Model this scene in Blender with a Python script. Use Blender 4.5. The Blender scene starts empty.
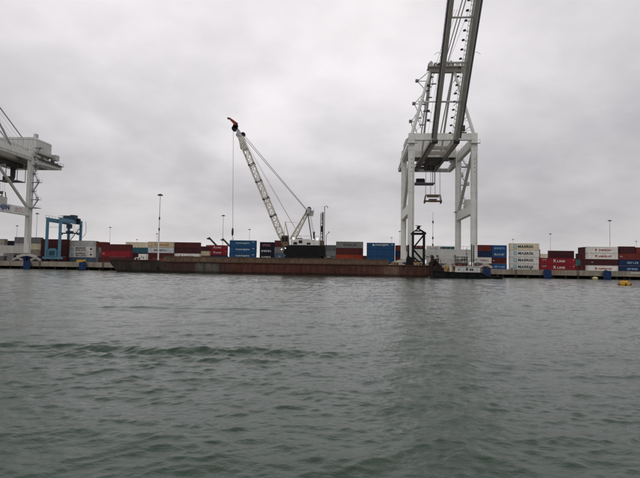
import bpy, math, random
import numpy as np
from mathutils import Vector, Matrix

random.seed(7)
R = math.radians
SC = bpy.context.scene
COL = SC.collection

# ------------------------------------------------------------------ camera
F = 545.0
EYE = 2.2
YAW, PITCH, ROLL = R(3.9), R(3.03), R(0.98)
ROT = Matrix.Rotation(YAW, 3, 'Z') @ Matrix.Rotation(math.pi/2 + PITCH, 3, 'X') @ Matrix.Rotation(ROLL, 3, 'Z')
cd = bpy.data.cameras.new('camera')
cam = bpy.data.objects.new('camera', cd)
COL.objects.link(cam)
cd.sensor_fit = 'HORIZONTAL'; cd.sensor_width = 36.0
cd.lens = F/640*36.0
cd.clip_start = 0.1; cd.clip_end = 6000
M4 = ROT.to_4x4(); M4.translation = Vector((0, 0, EYE))
cam.matrix_world = M4
SC.camera = cam

def at(u, v, Y):
    """world point on the plane Y (metres from the camera, along the quay's normal) seen at a measured photo position"""
    d = ROT @ Vector(((u-320)/F, -(v-239)/F, -1.0))
    t = Y/d.y
    return Vector((0, 0, EYE)) + d*t

def ax(u, Y):
    return at(u, 267.8 + .0171*(u-320), Y).x

def yz(u, z):
    """distance along the quay normal for a camera depth z"""
    return z*(math.cos(YAW) + (u-320)/F*math.sin(YAW))

# ------------------------------------------------------------------ mesh builder
class MB:
    def __init__(s): s.v = []; s.f = []; s.smooth = False
    def add(s, vs, fs):
        b = len(s.v); s.v += [tuple(p) for p in vs]; s.f += [[b+i for i in f] for f in fs]; return s
    def box(s, x0, x1, y0, y1, z0, z1):
        return s.add([(x0,y0,z0),(x1,y0,z0),(x1,y1,z0),(x0,y1,z0),(x0,y0,z1),(x1,y0,z1),(x1,y1,z1),(x0,y1,z1)],
                     [(0,3,2,1),(4,5,6,7),(0,1,5,4),(1,2,6,5),(2,3,7,6),(3,0,4,7)])
    def bar(s, p, q, w, h=None, up=(0,0,1), w2=None, h2=None):
        p = Vector(p); q = Vector(q); h = h or w; w2 = w2 or w; h2 = h2 or h
        d = (q-p).normalized(); u = Vector(up)
        if abs(d.dot(u)) > .98: u = Vector((0,1,0))
        sx = d.cross(u).normalized(); uz = sx.cross(d).normalized()
        vs = []
        for c, a, b in ((p,w,h),(q,w2,h2)):
            for i, j in ((-1,-1),(1,-1),(1,1),(-1,1)):
                vs.append(c + sx*(a/2*i) + uz*(b/2*j))
        return s.add(vs, [(0,1,2,3),(7,6,5,4),(0,4,5,1),(1,5,6,2),(2,6,7,3),(3,7,4,0)])
    def tube(s, p, q, r, r2=None, n=8):
        p = Vector(p); q = Vector(q); r2 = r if r2 is None else r2
        d = (q-p).normalized(); u = Vector((0,0,1)) if abs(d.z) < .95 else Vector((0,1,0))
        a = d.cross(u).normalized(); b = a.cross(d).normalized()
        vs = []
        for c, rr in ((p,r),(q,r2)):
            for k in range(n):
                t = 2*math.pi*k/n
                vs.append(c + a*(rr*math.cos(t)) + b*(rr*math.sin(t)))
        fs = [(k, n+k, n+(k+1)%n, (k+1)%n) for k in range(n)]
        fs += [tuple(range(n)), tuple(range(2*n-1, n-1, -1))]
        return s.add(vs, fs)
    def prism(s, prof, axis, lo, hi):
        n = len(prof)
        def pt(a, b, c): return (a, c, b) if axis == 'y' else ((c, a, b) if axis == 'x' else (a, b, c))
        vs = [pt(a, b, lo) for a, b in prof] + [pt(a, b, hi) for a, b in prof]
        fs = [tuple(range(n)), tuple(range(2*n-1, n-1, -1))]
        fs += [(k, n+k, n+(k+1)%n, (k+1)%n) for k in range(n)]
        return s.add(vs, fs)
    def lathe(s, c, prof, n=20):
        b = len(s.v)
        for r, z in prof:
            for k in range(n):
                t = 2*math.pi*k/n
                s.v.append((c[0]+r*math.cos(t), c[1]+r*math.sin(t), c[2]+z))
        for i in range(len(prof)-1):
            for k in range(n):
                s.f.append([b+i*n+k, b+i*n+(k+1)%n, b+(i+1)*n+(k+1)%n, b+(i+1)*n+k])
        s.f.append([b+k for k in range(n-1,-1,-1)]); s.f.append([b+(len(prof)-1)*n+k for k in range(n)])
        return s
    def mesh(s, name, mat, off=(0,0,0)):
        me = bpy.data.meshes.new(name)
        me.from_pydata([(x-off[0], y-off[1], z-off[2]) for x, y, z in s.v], [], s.f)
        if mat: me.materials.append(mat)
        if s.smooth:
            for p in me.polygons: p.use_smooth = True
        me.update()
        import bmesh
        bm = bmesh.new(); bm.from_mesh(me); bmesh.ops.recalc_face_normals(bm, faces=bm.faces); bm.to_mesh(me); bm.free()
        return me
    def build(s, name, mat, parent=None):
        off = (0,0,0)
        if parent is not None:
            off = parent.get('_o', (0,0,0))
        o = bpy.data.objects.new(name, s.mesh(name, mat, off))
        COL.objects.link(o)
        if parent is not None:
            o.parent = parent; o['_o'] = list(off)
        return o

ALL_O = []
def tag(o, label, cat=None, group=None, kind=None):
    o['label'] = label
    if cat: o['category'] = cat
    if group: o['group'] = group
    if kind: o['kind'] = kind
    return o

def thing(name, loc, label, cat, group=None, kind=None):
    o = bpy.data.objects.new(name, None); COL.objects.link(o)
    o.location = loc; o['_o'] = list(loc); o.empty_display_size = .5
    return tag(o, label, cat, group, kind)

def copy_tree(o, parent=None):
    c = o.copy(); COL.objects.link(c)
    if parent is not None: c.parent = parent
    for ch in list(o.children): copy_tree(ch, c)
    return c

# ------------------------------------------------------------------ materials
def nm(name):
    m = bpy.data.materials.new(name); m.use_nodes = True
    nt = m.node_tree; b = nt.nodes['Principled BSDF']
    return m, nt, b

def N(nt, t, **kw):
    n = nt.nodes.new(t)
    for k, val in kw.items():
        if k in n.inputs: n.inputs[k].default_value = val
        else: setattr(n, k, val)
    return n

def paint(name, c, rough=.55, var=.25, streak=.35, scale=.6, rust=0.0, metal=0.0, rustc=(.10,.045,.025)):
    """painted steel: uneven colour, runs down the faces, some rust blotches"""
    m, nt, b = nm(name); L = nt.links.new
    tc = N(nt, 'ShaderNodeTexCoord'); oi = N(nt, 'ShaderNodeObjectInfo')
    ad = N(nt, 'ShaderNodeVectorMath', operation='MULTIPLY_ADD')
    L(oi.outputs['Random'], ad.inputs[0]); ad.inputs[1].default_value = (37, 53, 71); L(tc.outputs['Object'], ad.inputs[2])
    n1 = N(nt, 'ShaderNodeTexNoise', Scale=scale, Detail=6.0, Roughness=.65); L(ad.outputs[0], n1.inputs['Vector'])
    mp = N(nt, 'ShaderNodeMapping'); mp.inputs['Scale'].default_value = (2.2, 2.2, .16); L(ad.outputs[0], mp.inputs['Vector'])
    n2 = N(nt, 'ShaderNodeTexNoise', Scale=1.3, Detail=5.0, Roughness=.7); L(mp.outputs[0], n2.inputs['Vector'])
    r1 = N(nt, 'ShaderNodeMapRange'); L(n1.outputs['Fac'], r1.inputs[0])
    r1.inputs[1].default_value = .3; r1.inputs[2].default_value = .7; r1.inputs[3].default_value = 1-var; r1.inputs[4].default_value = 1+var*.6
    r2 = N(nt, 'ShaderNodeMapRange'); L(n2.outputs['Fac'], r2.inputs[0])
    r2.inputs[1].default_value = .45; r2.inputs[2].default_value = .75; r2.inputs[3].default_value = 1.0; r2.inputs[4].default_value = 1-streak
    mu = N(nt, 'ShaderNodeMath', operation='MULTIPLY'); L(r1.outputs[0], mu.inputs[0]); L(r2.outputs[0], mu.inputs[1])
    sc = N(nt, 'ShaderNodeVectorMath', operation='SCALE'); sc.inputs[0].default_value = c; L(mu.outputs[0], sc.inputs['Scale'])
    out = sc.outputs[0]
    if rust > 0:
        n3 = N(nt, 'ShaderNodeTexNoise', Scale=scale*1.9, Detail=8.0, Roughness=.75); L(ad.outputs[0], n3.inputs['Vector'])
        r3 = N(nt, 'ShaderNodeMapRange'); L(n3.outputs['Fac'], r3.inputs[0])
        r3.inputs[1].default_value = .72-rust*.35; r3.inputs[2].default_value = .80-rust*.25
        mx = N(nt, 'ShaderNodeMix', data_type='RGBA'); L(r3.outputs[0], mx.inputs['Factor'])
        L(out, mx.inputs['A']); mx.inputs['B'].default_value = (*rustc, 1)
        out = mx.outputs['Result']
    L(out, b.inputs['Base Color'])
    b.inputs['Roughness'].default_value = rough; b.inputs['Metallic'].default_value = metal
    b.inputs['Specular IOR Level'].default_value = .12 if max(c) < .03 else .25
    return m

def plain(name, c, rough=.6, metal=0.0):
    return paint(name, c, rough, .12, .1, 1.2, 0, metal)

def emit(name, c, s):
    m, nt, b = nm(name)
    b.inputs['Base Color'].default_value = (*c, 1)
    b.inputs['Emission Color'].default_value = (*c, 1); b.inputs['Emission Strength'].default_value = s
    return m

M = {}
M['crane_white'] = paint('crane_white', (.70,.71,.67), .5, .12, .22, .35, .10)
M['crane_grey'] = paint('crane_grey', (.52,.52,.49), .55, .15, .25, .4, .12)
M['girder_grey'] = paint('girder_grey', (.40,.372,.335), .55, .18, .25, .4, .2)
M['house_grey'] = paint('house_grey', (.62,.62,.60), .55, .12, .3, .35, .06)
M['dark_steel'] = paint('dark_steel', (.055,.05,.045), .6, .3, .2, .7, .25)
M['black_steel'] = paint('black_steel', (.012,.013,.014), .55, .3, .2, .7, .12)
M['rope'] = plain('rope', (.10,.10,.10), .5)
M['pale_rope'] = plain('pale_rope', (.68,.68,.68), .5)
M['lamp_dark'] = plain('lamp_dark', (.03,.03,.032), .4)
M['lamp_glass'] = plain('lamp_glass', (.5,.5,.5), .2)
M['galv'] = paint('galv', (.42,.43,.44), .5, .15, .15, .6)
M['galv_dark'] = paint('galv_dark', (.16,.165,.17), .5, .15, .15, .6)
M['mast_white'] = paint('mast_white', (.72,.71,.70), .5, .08, .15, .6)
M['glass'] = plain('glass', (.015,.018,.02), .08)
M['rtg_blue'] = paint('rtg_blue', (.095,.245,.345), .5, .18, .25, .5, .08)
M['rtg_dark'] = paint('rtg_dark', (.03,.07,.11), .5, .25, .25, .6, .1)
M['fender_blue'] = paint('fender_blue', (.012,.036,.115), .6, .3, .35, .8, .1)
M['rubber'] = plain('rubber', (.012,.012,.012), .85)
M['yellow'] = paint('yellow', (.62,.40,.03), .5, .2, .25, .9, .08)
M['boom_cream'] = paint('boom_cream', (.60,.57,.48), .55, .15, .15, .8, .16)
M['cab_white'] = paint('cab_white', (.66,.66,.62), .5, .1, .25, .6, .08)
M['red_paint'] = paint('red_paint', (.22,.03,.022), .5, .2, .2, .8, .1)
M['brown_steel'] = paint('brown_steel', (.16,.11,.075), .65, .3, .3, .7, .2)
M['tan_box'] = paint('tan_box', (.36,.24,.13), .7, .25, .25, .9, .1)
M['lit'] = emit('lit_lamp', (1.0,.97,.88), 2.2)
M['hazard_red'] = plain('hazard_red', (.35,.04,.03), .5)
M['bow_rust'] = paint('bow_rust', (.030,.018,.013), .8, .4, .35, .8, .45, 0, (.06,.026,.016))
M['rust'] = paint('rust', (.075,.032,.02), .8, .4, .35, .8, .45, 0, (.028,.016,.012))
M['tug_black'] = paint('tug_black', (.014,.015,.016), .5, .3, .3, .6, .15)
M['tug_white'] = paint('tug_white', (.68,.68,.65), .5, .1, .3, .8, .12)
M['buoy_orange'] = paint('buoy_orange', (.60,.33,.04), .5, .35, .4, 2.2, .35, 0, (.22,.07,.02))
M['ink_red'] = plain('ink_red', (.34,.035,.05), .5)
M['ink_orange'] = plain('ink_orange', (.45,.16,.05), .5)
M['ink_blue'] = plain('ink_blue', (.02,.045,.19), .5)
M['ink_dark'] = plain('ink_dark', (.055,.06,.07), .5)
M['ink_white'] = plain('ink_white', (.56,.56,.55), .5)
M['ink_green'] = plain('ink_green', (.36,.50,.45), .5)
M['ink_pale'] = plain('ink_pale', (.28,.48,.62), .5)
M['ink_pink'] = plain('ink_pink', (.48,.16,.18), .5)
M['ink_sky'] = plain('ink_sky', (.22,.47,.55), .5)

CC = dict(dkred=(.088,.016,.017), maroon=(.058,.013,.017), red=(.235,.013,.024), orange=(.30,.048,.022), brick=(.16,.028,.02),
          blue=(.014,.075,.185), blue2=(.018,.085,.24), navy=(.012,.026,.085), ink=(.012,.015,.028), slate=(.09,.14,.20),
          white=(.78,.77,.72), cream=(.76,.68,.50), beige=(.56,.47,.31), grey=(.21,.21,.205), dkgrey=(.12,.122,.125),
          silver=(.55,.55,.53), pale=(.58,.61,.63), teal=(.035,.11,.15), brown=(.12,.05,.035), sand=(.36,.33,.27), aqua=(.05,.19,.19))
CNAME = dict(dkred='dark red', maroon='maroon', red='bright red', orange='orange red', brick='brick red', blue='blue', blue2='bright blue',
             navy='navy blue', ink='near black', slate='slate blue', white='white', cream='cream', beige='beige', grey='grey',
             dkgrey='dark grey', silver='silver grey', pale='pale grey', teal='dark teal', brown='brown', sand='sand grey', aqua='sea green')
for k, c in CC.items():
    M['c_'+k] = paint('container_'+k, c, .6, .24, .42, .7, .22)
    M['f_'+k] = paint('container_frame_'+k, tuple(x*.8 for x in c), .55, .16, .3, .6, .2)

# ------------------------------------------------------------------ lettering
_tc = {}
def text_mesh(s, w, h, mat, off=.032):
    key = (s, round(w,2), round(h,2), mat.name)
    if key in _tc: return _tc[key]
    cu = bpy.data.curves.new('lettering', 'FONT'); cu.body = s; cu.offset = off; cu.resolution_u = 3
    cu.align_x = 'LEFT'; cu.extrude = .02
    if ' ' not in s: cu.space_character = 1.08
    o = bpy.data.objects.new('tmp', cu); COL.objects.link(o)
    dg = bpy.context.evaluated_depsgraph_get()
    me = bpy.data.meshes.new_from_object(o.evaluated_get(dg))
    bpy.data.objects.remove(o); me.name = 'lettering'
    n = len(me.vertices); a = np.zeros(n*3); me.vertices.foreach_get('co', a); a = a.reshape(-1,3)
    mn, mx = a.min(0), a.max(0)
    x = (a[:,0]-mn[0])/(mx[0]-mn[0])*w; y = (a[:,1]-mn[1])/(mx[1]-mn[1])*h; z = a[:,2]
    me.vertices.foreach_set('co', np.stack([x, -z*.4, y], 1).ravel()); me.update()
    me.materials.clear(); me.materials.append(mat)
    _tc[key] = me
    return me

def put_text(parent, s, x, y, z, w, h, mat, name='lettering', rz=0, off=.032):
    o = bpy.data.objects.new(name, text_mesh(s, w, h, mat, off)); COL.objects.link(o)
    o.parent = parent; o.location = (x, y, z); o.rotation_euler = (0, 0, rz)
    return o

def smudge(parent, x, y, z, w, h, n, mat, seed):
    """lettering too small to read in the photograph: a row of letter-sized strokes"""
    rr = random.Random(seed); mb = MB(); cw = w/n
    for k in range(n):
        x0 = k*cw; x1 = x0+cw*.72; t = min(.16, h*.26)
        kind = rr.randrange(4)
        mb.box(x0, x0+t, -.012, 0, 0, h)
        if kind != 1: mb.box(x0+t+.002, x1, -.012, 0, h-t, h)
        if kind != 2: mb.box(x0+t+.002, x1, -.012, 0, 0, t)
        if kind in (0, 3): mb.box(x1-t, x1, -.0125, 0, t+.002, h-t-.002)
    o = bpy.data.objects.new('lettering', mb.mesh('lettering', mat)); COL.objects.link(o)
    o.parent = parent; o.location = (x, y, z)
    return o

# ------------------------------------------------------------------ containers
W = 2.44
_proto = {}
def container_meshes(L, H):
    key = (L, H)
    if key in _proto: return _proto[key]
    b = MB(); hx, hy = L/2-.09, W/2-.03
    # corrugated side walls
    for sy in (-1, 1):
        p = .42; n = int((2*hx)/p); p = 2*hx/n; x = -hx; pts = [(x, 0)]
        for k in range(n):
            pts += [(x+p*.30, 0), (x+p*.45, .05), (x+p*.80, .05), (x+p*.95, 0)]; x += p
        pts.append((hx, 0))
        vs = []; fs = []
        for a, d in pts:
            vs += [(a, sy*(hy-d), .16), (a, sy*(hy-d), H-.12)]
        for k in range(len(pts)-1): fs.append((2*k, 2*k+2, 2*k+3, 2*k+1))
        b.add(vs, fs)
    # corrugated front end, roof and floor
    vs = []; fs = []; n = 8; p = 2*hy/n; y = -hy; pts = []
    for k in range(n): pts += [(y, 0), (y+p*.4, 0), (y+p*.5, .05), (y+p*.9, .05)]; y += p
    pts.append((hy, 0))
    for a, d in pts: vs += [(-hx+d, a, .16), (-hx+d, a, H-.12)]
    for k in range(len(pts)-1): fs.append((2*k, 2*k+2, 2*k+3, 2*k+1))
    b.add(vs, fs)
    b.box(-hx, hx, -hy, hy, H-.10, H-.03); b.box(-hx, hx, -hy, hy, .08, .14)
    fr = MB(); X, Y = L/2, W/2
    for sx in (-1, 1):
        for sy in (-1, 1):
            fr.box(min(sx*X, sx*(X-.16)), max(sx*X, sx*(X-.16)), min(sy*Y, sy*(Y-.14)), max(sy*Y, sy*(Y-.14)), .121, H-.121)
            fr.box(min(sx*(X+.004), sx*(X-.18)), max(sx*(X+.004), sx*(X-.18)), min(sy*(Y+.004), sy*(Y-.165)), max(sy*(Y+.004), sy*(Y-.165)), 0, .118)
            fr.box(min(sx*(X+.004), sx*(X-.18)), max(sx*(X+.004), sx*(X-.18)), min(sy*(Y+.004), sy*(Y-.165)), max(sy*(Y+.004), sy*(Y-.165)), H-.118, H)
    for sy in (-1, 1):
        for z0, z1 in ((.03, .155), (H-.125, H-.015)):
            fr.box(-X+.183, X-.183, min(sy*(Y-.003), sy*(Y-.08)), max(sy*(Y-.003), sy*(Y-.08)), z0, z1)
    for sx in (-1, 1):
        for z0, z1 in ((.03, .155), (H-.125, H-.015)):
            fr.box(min(sx*(X-.003), sx*(X-.08)), max(sx*(X-.003), sx*(X-.08)), -Y+.168, Y-.168, z0, z1)
    dr = MB()
    for a, c in ((-Y+.16, -.012), (.012, Y-.16)):
        dr.box(X-.07, X-.03, a, c, .16, H-.13)
    for y in (-.9, -.32, .32, .9): dr.tube((X-.01, y, .14), (X-.01, y, H-.14), .03, n=6)
    _proto[key] = (b.mesh('body', None), fr.mesh('frame', None), dr.mesh('door', None), {})
    return _proto[key]

def mesh_mat(src, cache, name, mat):
    k = (name, mat.name)
    if k not in cache:
        me = src.copy(); me.materials.clear(); me.materials.append(mat); cache[k] = me
    return cache[k]

CONT_GROUP = 'shipping containers stacked along the terminal'
def container(x, y, z, L, H, col, mark, label, seed=0):
    b, f, d, cache = container_meshes(L, H)
    t = thing('shipping_container', (x, y, z), label, 'shipping container', CONT_GROUP)
    t.rotation_euler.z = random.uniform(-.004, .004)
    for nme, src, mk in (('body', b, 'c_'), ('frame', f, 'f_'), ('door', d, 'f_')):
        o = bpy.data.objects.new(nme, mesh_mat(src, cache, nme, M[mk+col])); COL.objects.link(o); o.parent = t
    fy = -W/2 - .012
    c = H/2
    if mark == 'star':
        e = MB(); s = 1.5
        e.box(-L/2+1.35, -L/2+1.35+s, fy-.01, fy+.02, c-s/2+.05, c+s/2+.05)
        em = e.build('emblem', M['ink_sky'], t); em.data.transform(Matrix.Translation((t.location.x, t.location.y, t.location.z)))
        st = MB(); cx, cz = -L/2+1.35+s/2, c+.05; vs = []
        for k in range(14):
            r = .60 if k % 2 == 0 else .30; a = math.pi/2 + k*math.pi/7
            vs.append((cx+r*math.cos(a), cz+r*math.sin(a)))
        st.prism(vs, 'y', fy-.022, fy-.012)
        so = bpy.data.objects.new('star', st.mesh('star', M['ink_white'])); COL.objects.link(so); so.parent = em
        put_text(t, 'MAERSK', -L/2+3.35, fy, c-.5, 6.6, 1.15, M['ink_dark'])
    elif mark == 'twoline':
        e = MB(); s = 1.25; e.box(-L/2+1.5, -L/2+1.5+s, fy-.01, fy+.02, c-s/2, c+s/2)
        em = bpy.data.objects.new('emblem', e.mesh('emblem', M['ink_sky'])); COL.objects.link(em); em.parent = t
        st = MB(); cx, cz = -L/2+1.5+s/2, c; vs = []
        for k in range(14):
            r = .5 if k % 2 == 0 else .25; a = math.pi/2 + k*math.pi/7
            vs.append((cx+r*math.cos(a), cz+r*math.sin(a)))
        st.prism(vs, 'y', fy-.022, fy-.012)
        so = bpy.data.objects.new('star', st.mesh('star', M['ink_white'])); COL.objects.link(so); so.parent = em
        put_text(t, 'MAERSK', -L/2+3.6, fy, c+.08, 5.0, .72, M['ink_dark'])
        put_text(t, 'SEALAND', -L/2+3.6, fy, c-.82, 5.3, .62, M['ink_dark'])
        e = MB(); e.box(L/2-1.6, L/2-.75, fy-.01, fy+.02, c-.35, c+.45)
        o = bpy.data.objects.new('emblem', e.mesh('emblem', M['ink_dark'])); COL.objects.link(o); o.parent = t
    elif mark in ('hj', 'hjg', 'hjbig'):
        ink = M['ink_green'] if mark == 'hjg' else M['ink_white']
        if mark == 'hjbig':
            e = MB(); vs = [(-L/2+2.9+.5*math.cos(a*math.pi/8), c+.45+.5*math.sin(a*math.pi/8)) for a in range(16)]
            e.prism(vs, 'y', fy-.012, fy+.02)
            o = bpy.data.objects.new('emblem', e.mesh('emblem', ink)); COL.objects.link(o); o.parent = t
            put_text(t, 'HANJIN', -L/2+3.8, fy, c-.05, 5.6, 1.0, ink)
        else:
            put_text(t, 'HANJIN', -L/2+3.0, fy, c-.35, 6.2, .85, ink)
        e = MB(); e.box(L/2-1.55, L/2-.75, fy-.008, fy+.02, H-.95, H-.62)
        o = bpy.data.objects.new('code_mark', e.mesh('code_mark', ink)); COL.objects.link(o); o.parent = t
    elif mark == 'k':
        put_text(t, 'K', -L/2+5.0*L/13.7, fy, c-.4, 1.15, 1.2, M['ink_white'])
        put_text(t, 'LINE', -L/2+6.5*L/13.7, fy, c-.4, 3.0, .85, M['ink_white'])
        smudge(t, -L/2+.55, fy, H-.95, 1.7, .4, 4, M['ink_white'], 3)
        smudge(t, L/2-1.0, fy, H-.95, .7, .4, 2, M['ink_white'], 5)
    elif mark in ('hs', 'hso'):
        ink = M['ink_red'] if mark == 'hs' else M['ink_orange']
        e = MB(); e.prism([(-L/2+3.0, c-.55), (-L/2+3.35, c-.55), (-L/2+3.35, c-.1), (-L/2+4.0, c+.1), (-L/2+3.0, c+.6)], 'y', fy-.012, fy+.02)
        o = bpy.data.objects.new('emblem', e.mesh('emblem', ink)); COL.objects.link(o); o.parent = t
        put_text(t, 'HAMBURG SÜD', -L/2+4.35, fy, c-.38, 5.3, .8, ink)
    elif mark == 'cosco':
        put_text(t, 'COSCO', -L/2+3.2, fy, c-.45, 5.9, 1.0, M['ink_dark'])
    elif mark:
        n, ink, x0, w, h = mark
        smudge(t, -L/2+x0, fy, c-h/2, w, h, n, M[ink], seed)
    return t

DECK = 2.6
POS4 = {1: ['only'], 2: ['lower', 'upper'], 3: ['lowest', 'middle', 'topmost'], 4: ['lowest', 'lower middle', 'upper middle', 'topmost']}
MK = {'star': 'white star emblem', 'twoline': 'square emblem', 'hj': 'white lettering', 'hjg': 'pale green lettering', 'hjbig': 'large white lettering',
      'k': 'white lettering', 'hs': 'red lettering', 'hso': 'orange lettering', 'cosco': 'dark lettering'}
def stack(u0, z, L, Hs, layers, phrase, rows=None):
    """one stack, lowest layer first; rows = further stacks right behind it (dy, layers, phrase)"""
    Y = yz(u0 + L*F/z/2, z); x = ax(u0, Y) + L/2
    if not isinstance(Hs, (list, tuple)): Hs = [Hs]*len(layers)
    todo = [(0, layers, phrase)] + (rows or [])
    for dy, lay, ph in todo:
        zz = DECK+.004; n = len(lay)
        for i, spec in enumerate(lay):
            col, mark = spec if isinstance(spec, tuple) else (spec, None)
            H = Hs[i] if i < len(Hs) else 2.59
            pos = POS4[n][i]
            lab = f'{CNAME[col]} container, {pos} {"one " if n == 1 else ""}{"in" if n > 1 else "standing"} {ph}'
            container(x + random.uniform(-.03,.03), Y + W/2 + dy + random.uniform(-.03,.03), zz, L, H, col, mark, lab, seed=int(u0*7+i))
            zz += H
    return x, Y

F40, F20, F45, HC, ST = 12.19, 6.06, 13.72, 2.9, 2.59
sm = lambda n, ink, x0, w, h: (n, ink, x0, w, h)
stack(-22, 250, F40, ST, ['grey', 'white', 'silver', 'sand'], 'the stack at the far left edge of the quay')
stack(-36, 250, F20, ST, ['navy', 'dkred', 'dkred', 'blue'], 'the stack left of the left crane')
stack(13.5, 255, F20, HC, ['navy', 'grey', 'silver', 'grey'], 'the short stack just left of the left crane leg')
stack(4, 300, F40, HC, ['grey', 'grey', 'white', 'ink'], 'the distant stack left of the left crane leg')
stack(27, 255, F20, HC, ['navy', 'sand', 'cream', 'grey'], 'the stack between left crane leg and blue gantry crane')
stack(40.3, 250, F40, [2.59,2.59,2.59,2.9], ['dkred', 'maroon', 'maroon', 'dkred'], 'the dark stack behind the blue gantry crane legs')
stack(67.5, 253, F40, ST, ['slate', ('white', 'twoline'), ('white', 'twoline'), 'silver'], 'the white stack under the blue gantry crane',
      [(2.62, ['grey', 'grey', 'dkgrey', 'brick'], 'the second row behind the white gantry crane stack'),
       (11.5, ['dkgrey', 'grey', 'sand', 'brick'], 'the third row behind the white gantry crane stack'),
       (14.2, ['dkred', 'dkred', 'grey', 'maroon'], 'the last row behind the white gantry crane stack')])
stack(100.5, 221, F40, ST, ['dkred', ('red', sm(3,'ink_white',.6,1.0,.35)), 'dkred'], 'the red stack behind the barge bow')
stack(125, 290, F40, HC, ['dkred', 'maroon', 'teal', 'cream'], 'the distant stack left of the white light mast')
stack(147.5, 252, F40, ST, ['red', 'dkred', ('pale', sm(11,'ink_dark',2.8,6.5,.75)), ('beige', 'hso')], 'the stack behind the white light mast')
stack(173.2, 252, F40, ST, ['dkred', ('white', 'hs'), 'maroon', 'dkred'], 'the stack right of the white light mast')
stack(198, 300, F20, ST, ['red', 'brick', 'beige', 'maroon'], 'the narrow distant stack left of the bright red pair')
stack(205.5, 312, F40, HC, ['navy', 'navy', ('red', 'k'), ('red', 'k')], 'the distant stack left of the tall blue stack')
stack(229, 250, F40, HC, [('blue', None), ('blue', 'hj'), ('blue', 'hj'), ('blue', 'hjg')], 'the tall blue stack below the hanging crane hook')
stack(259.3, 236, F20, ST, [('ink', None), ('ink', sm(7,'ink_white',.9,4.0,.6)), ('ink', sm(8,'ink_white',.8,4.4,.75)), ('ink', sm(6,'ink_pink',1.2,3.6,.9))], 'the short black stack right of the blue stack')
stack(274, 245, F20, HC, ['slate', ('slate', sm(2,'ink_white',1.8,1.1,.6)), 'grey', 'dkred'], 'the stack behind the crawler crane boom foot')
stack(292, 262, F40, ST, ['grey', 'dkgrey', 'grey'], 'the stack hidden behind the crawler crane house')
stack(313, 285, F40, HC, ['grey', 'dkgrey', 'grey', 'dkgrey'], 'the distant grey stack behind the pile driving leads')
stack(335.7, 245, F40, HC, ['brick', 'orange', 'dkred', ('grey', 'cosco')], 'the grey topped stack right of the crawler crane')
stack(362.5, 262, F40, HC, ['red', 'dkred'], 'the low pair behind the blue container stack')
stack(366.5, 238, F40, [2.59,2.59,2.9,2.9], ['navy', 'blue', 'blue', ('blue', 'hjbig')], 'the blue stack left of the tall crane')
stack(395.3, 245, F40, ST, ['navy', 'brick', 'navy', 'brick'], 'the stack behind the tall crane left legs')
stack(427, 250, F20, ST, ['silver', 'white', ('white', sm(6,'grey' if False else 'ink_dark',1,4,.5)), ('white', sm(7,'ink_dark',.8,4.4,.6))], 'the white stack between the tall crane legs')
stack(441, 250, F20, ST, ['grey', 'white', 'silver', 'teal'], 'the dark topped stack between the tall crane legs')
stack(455, 256, F20, ST, ['white', 'silver', 'white'], 'the three high stack behind the tall crane right leg')
stack(476.8, 228, F20, ST, [('maroon', None), ('white', sm(8,'ink_red',1.0,4.0,.7)), 'navy', 'brick'], 'the stack touching the tall crane right leg')
stack(492, 228, F20, ST, [('blue2', sm(7,'ink_pale',.9,4.4,.7)), ('dkred', sm(2,'ink_white',.4,.9,.4)), ('blue2', sm(7,'ink_white',1.0,4.2,.7)), ('blue2', sm(8,'ink_pale',.9,4.4,.7))], 'the blue stack left of the cream container stack')
stack(510.3, 234, F40, HC, [('white', 'star'), ('white', 'star'), ('white', 'star'), ('cream', 'star')], 'the star emblem stack right of the tall crane')
stack(527.5, 264, F20, ST, ['dkred', 'red', 'brown', 'brown'], 'the distant stack behind the star emblem stack')
stack(541, 330, F20, ST, ['dkred', 'sand', 'beige', 'cream'], 'the farthest stack right of the star emblem stack')
stack(540.8, 220, F45, ST, [('red', 'k'), ('red', 'k')], 'the bright red pair right of the star emblem stack')
stack(549.5, 276, F40, ST, ['dkred', 'dkred', 'maroon', 'maroon'], 'the dark stack behind the bright red pair')
stack(588, 227, F40, ST, [('white', 'hs'), ('maroon', sm(2,'ink_white',1.4,.8,.4)), ('white', 'hs'), ('white', 'hs')], 'the front white stack left of the right edge',
      [(2.62, ['dkred', 'dkred', 'brick', 'dkred'], 'the second row behind the front right white stack'),
       (5.24, ['brick', 'dkred', 'dkred', 'dkred'], 'the third row behind the front right white stack'),
       (7.86, ['dkred', 'aqua', 'dkred', 'maroon'], 'the fourth row behind the front right white stack'),
       (10.48, ['brick', 'aqua', 'maroon', ], 'the last row behind the front right white stack')])
x, Y = stack(618.9, 226, F40, ST, [('navy', sm(7,'ink_pale',3.4,4.2,.7)), ('navy', sm(6,'ink_pale',3.4,4.6,.8)), ('brick', sm(2,'ink_white',.6,1.2,.4))], 'the stack at the right edge of the quay')
container(x-F40/2+F20/2+.6, Y+W/2, DECK+3*2.59+.004, F20, HC, 'maroon', None, 'maroon container, alone on top of the stack at the right edge')
container(x-F40/2+F20*1.5+1.0, Y+W/2+.1, DECK+3*2.59+.004, F20, ST, 'brick', None, 'brick red container, rightmost on top of the right edge stack')
stack(650, 226, F40, ST, ['blue', 'dkred', 'grey', 'red'], 'the stack past the right edge stack')

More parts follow.
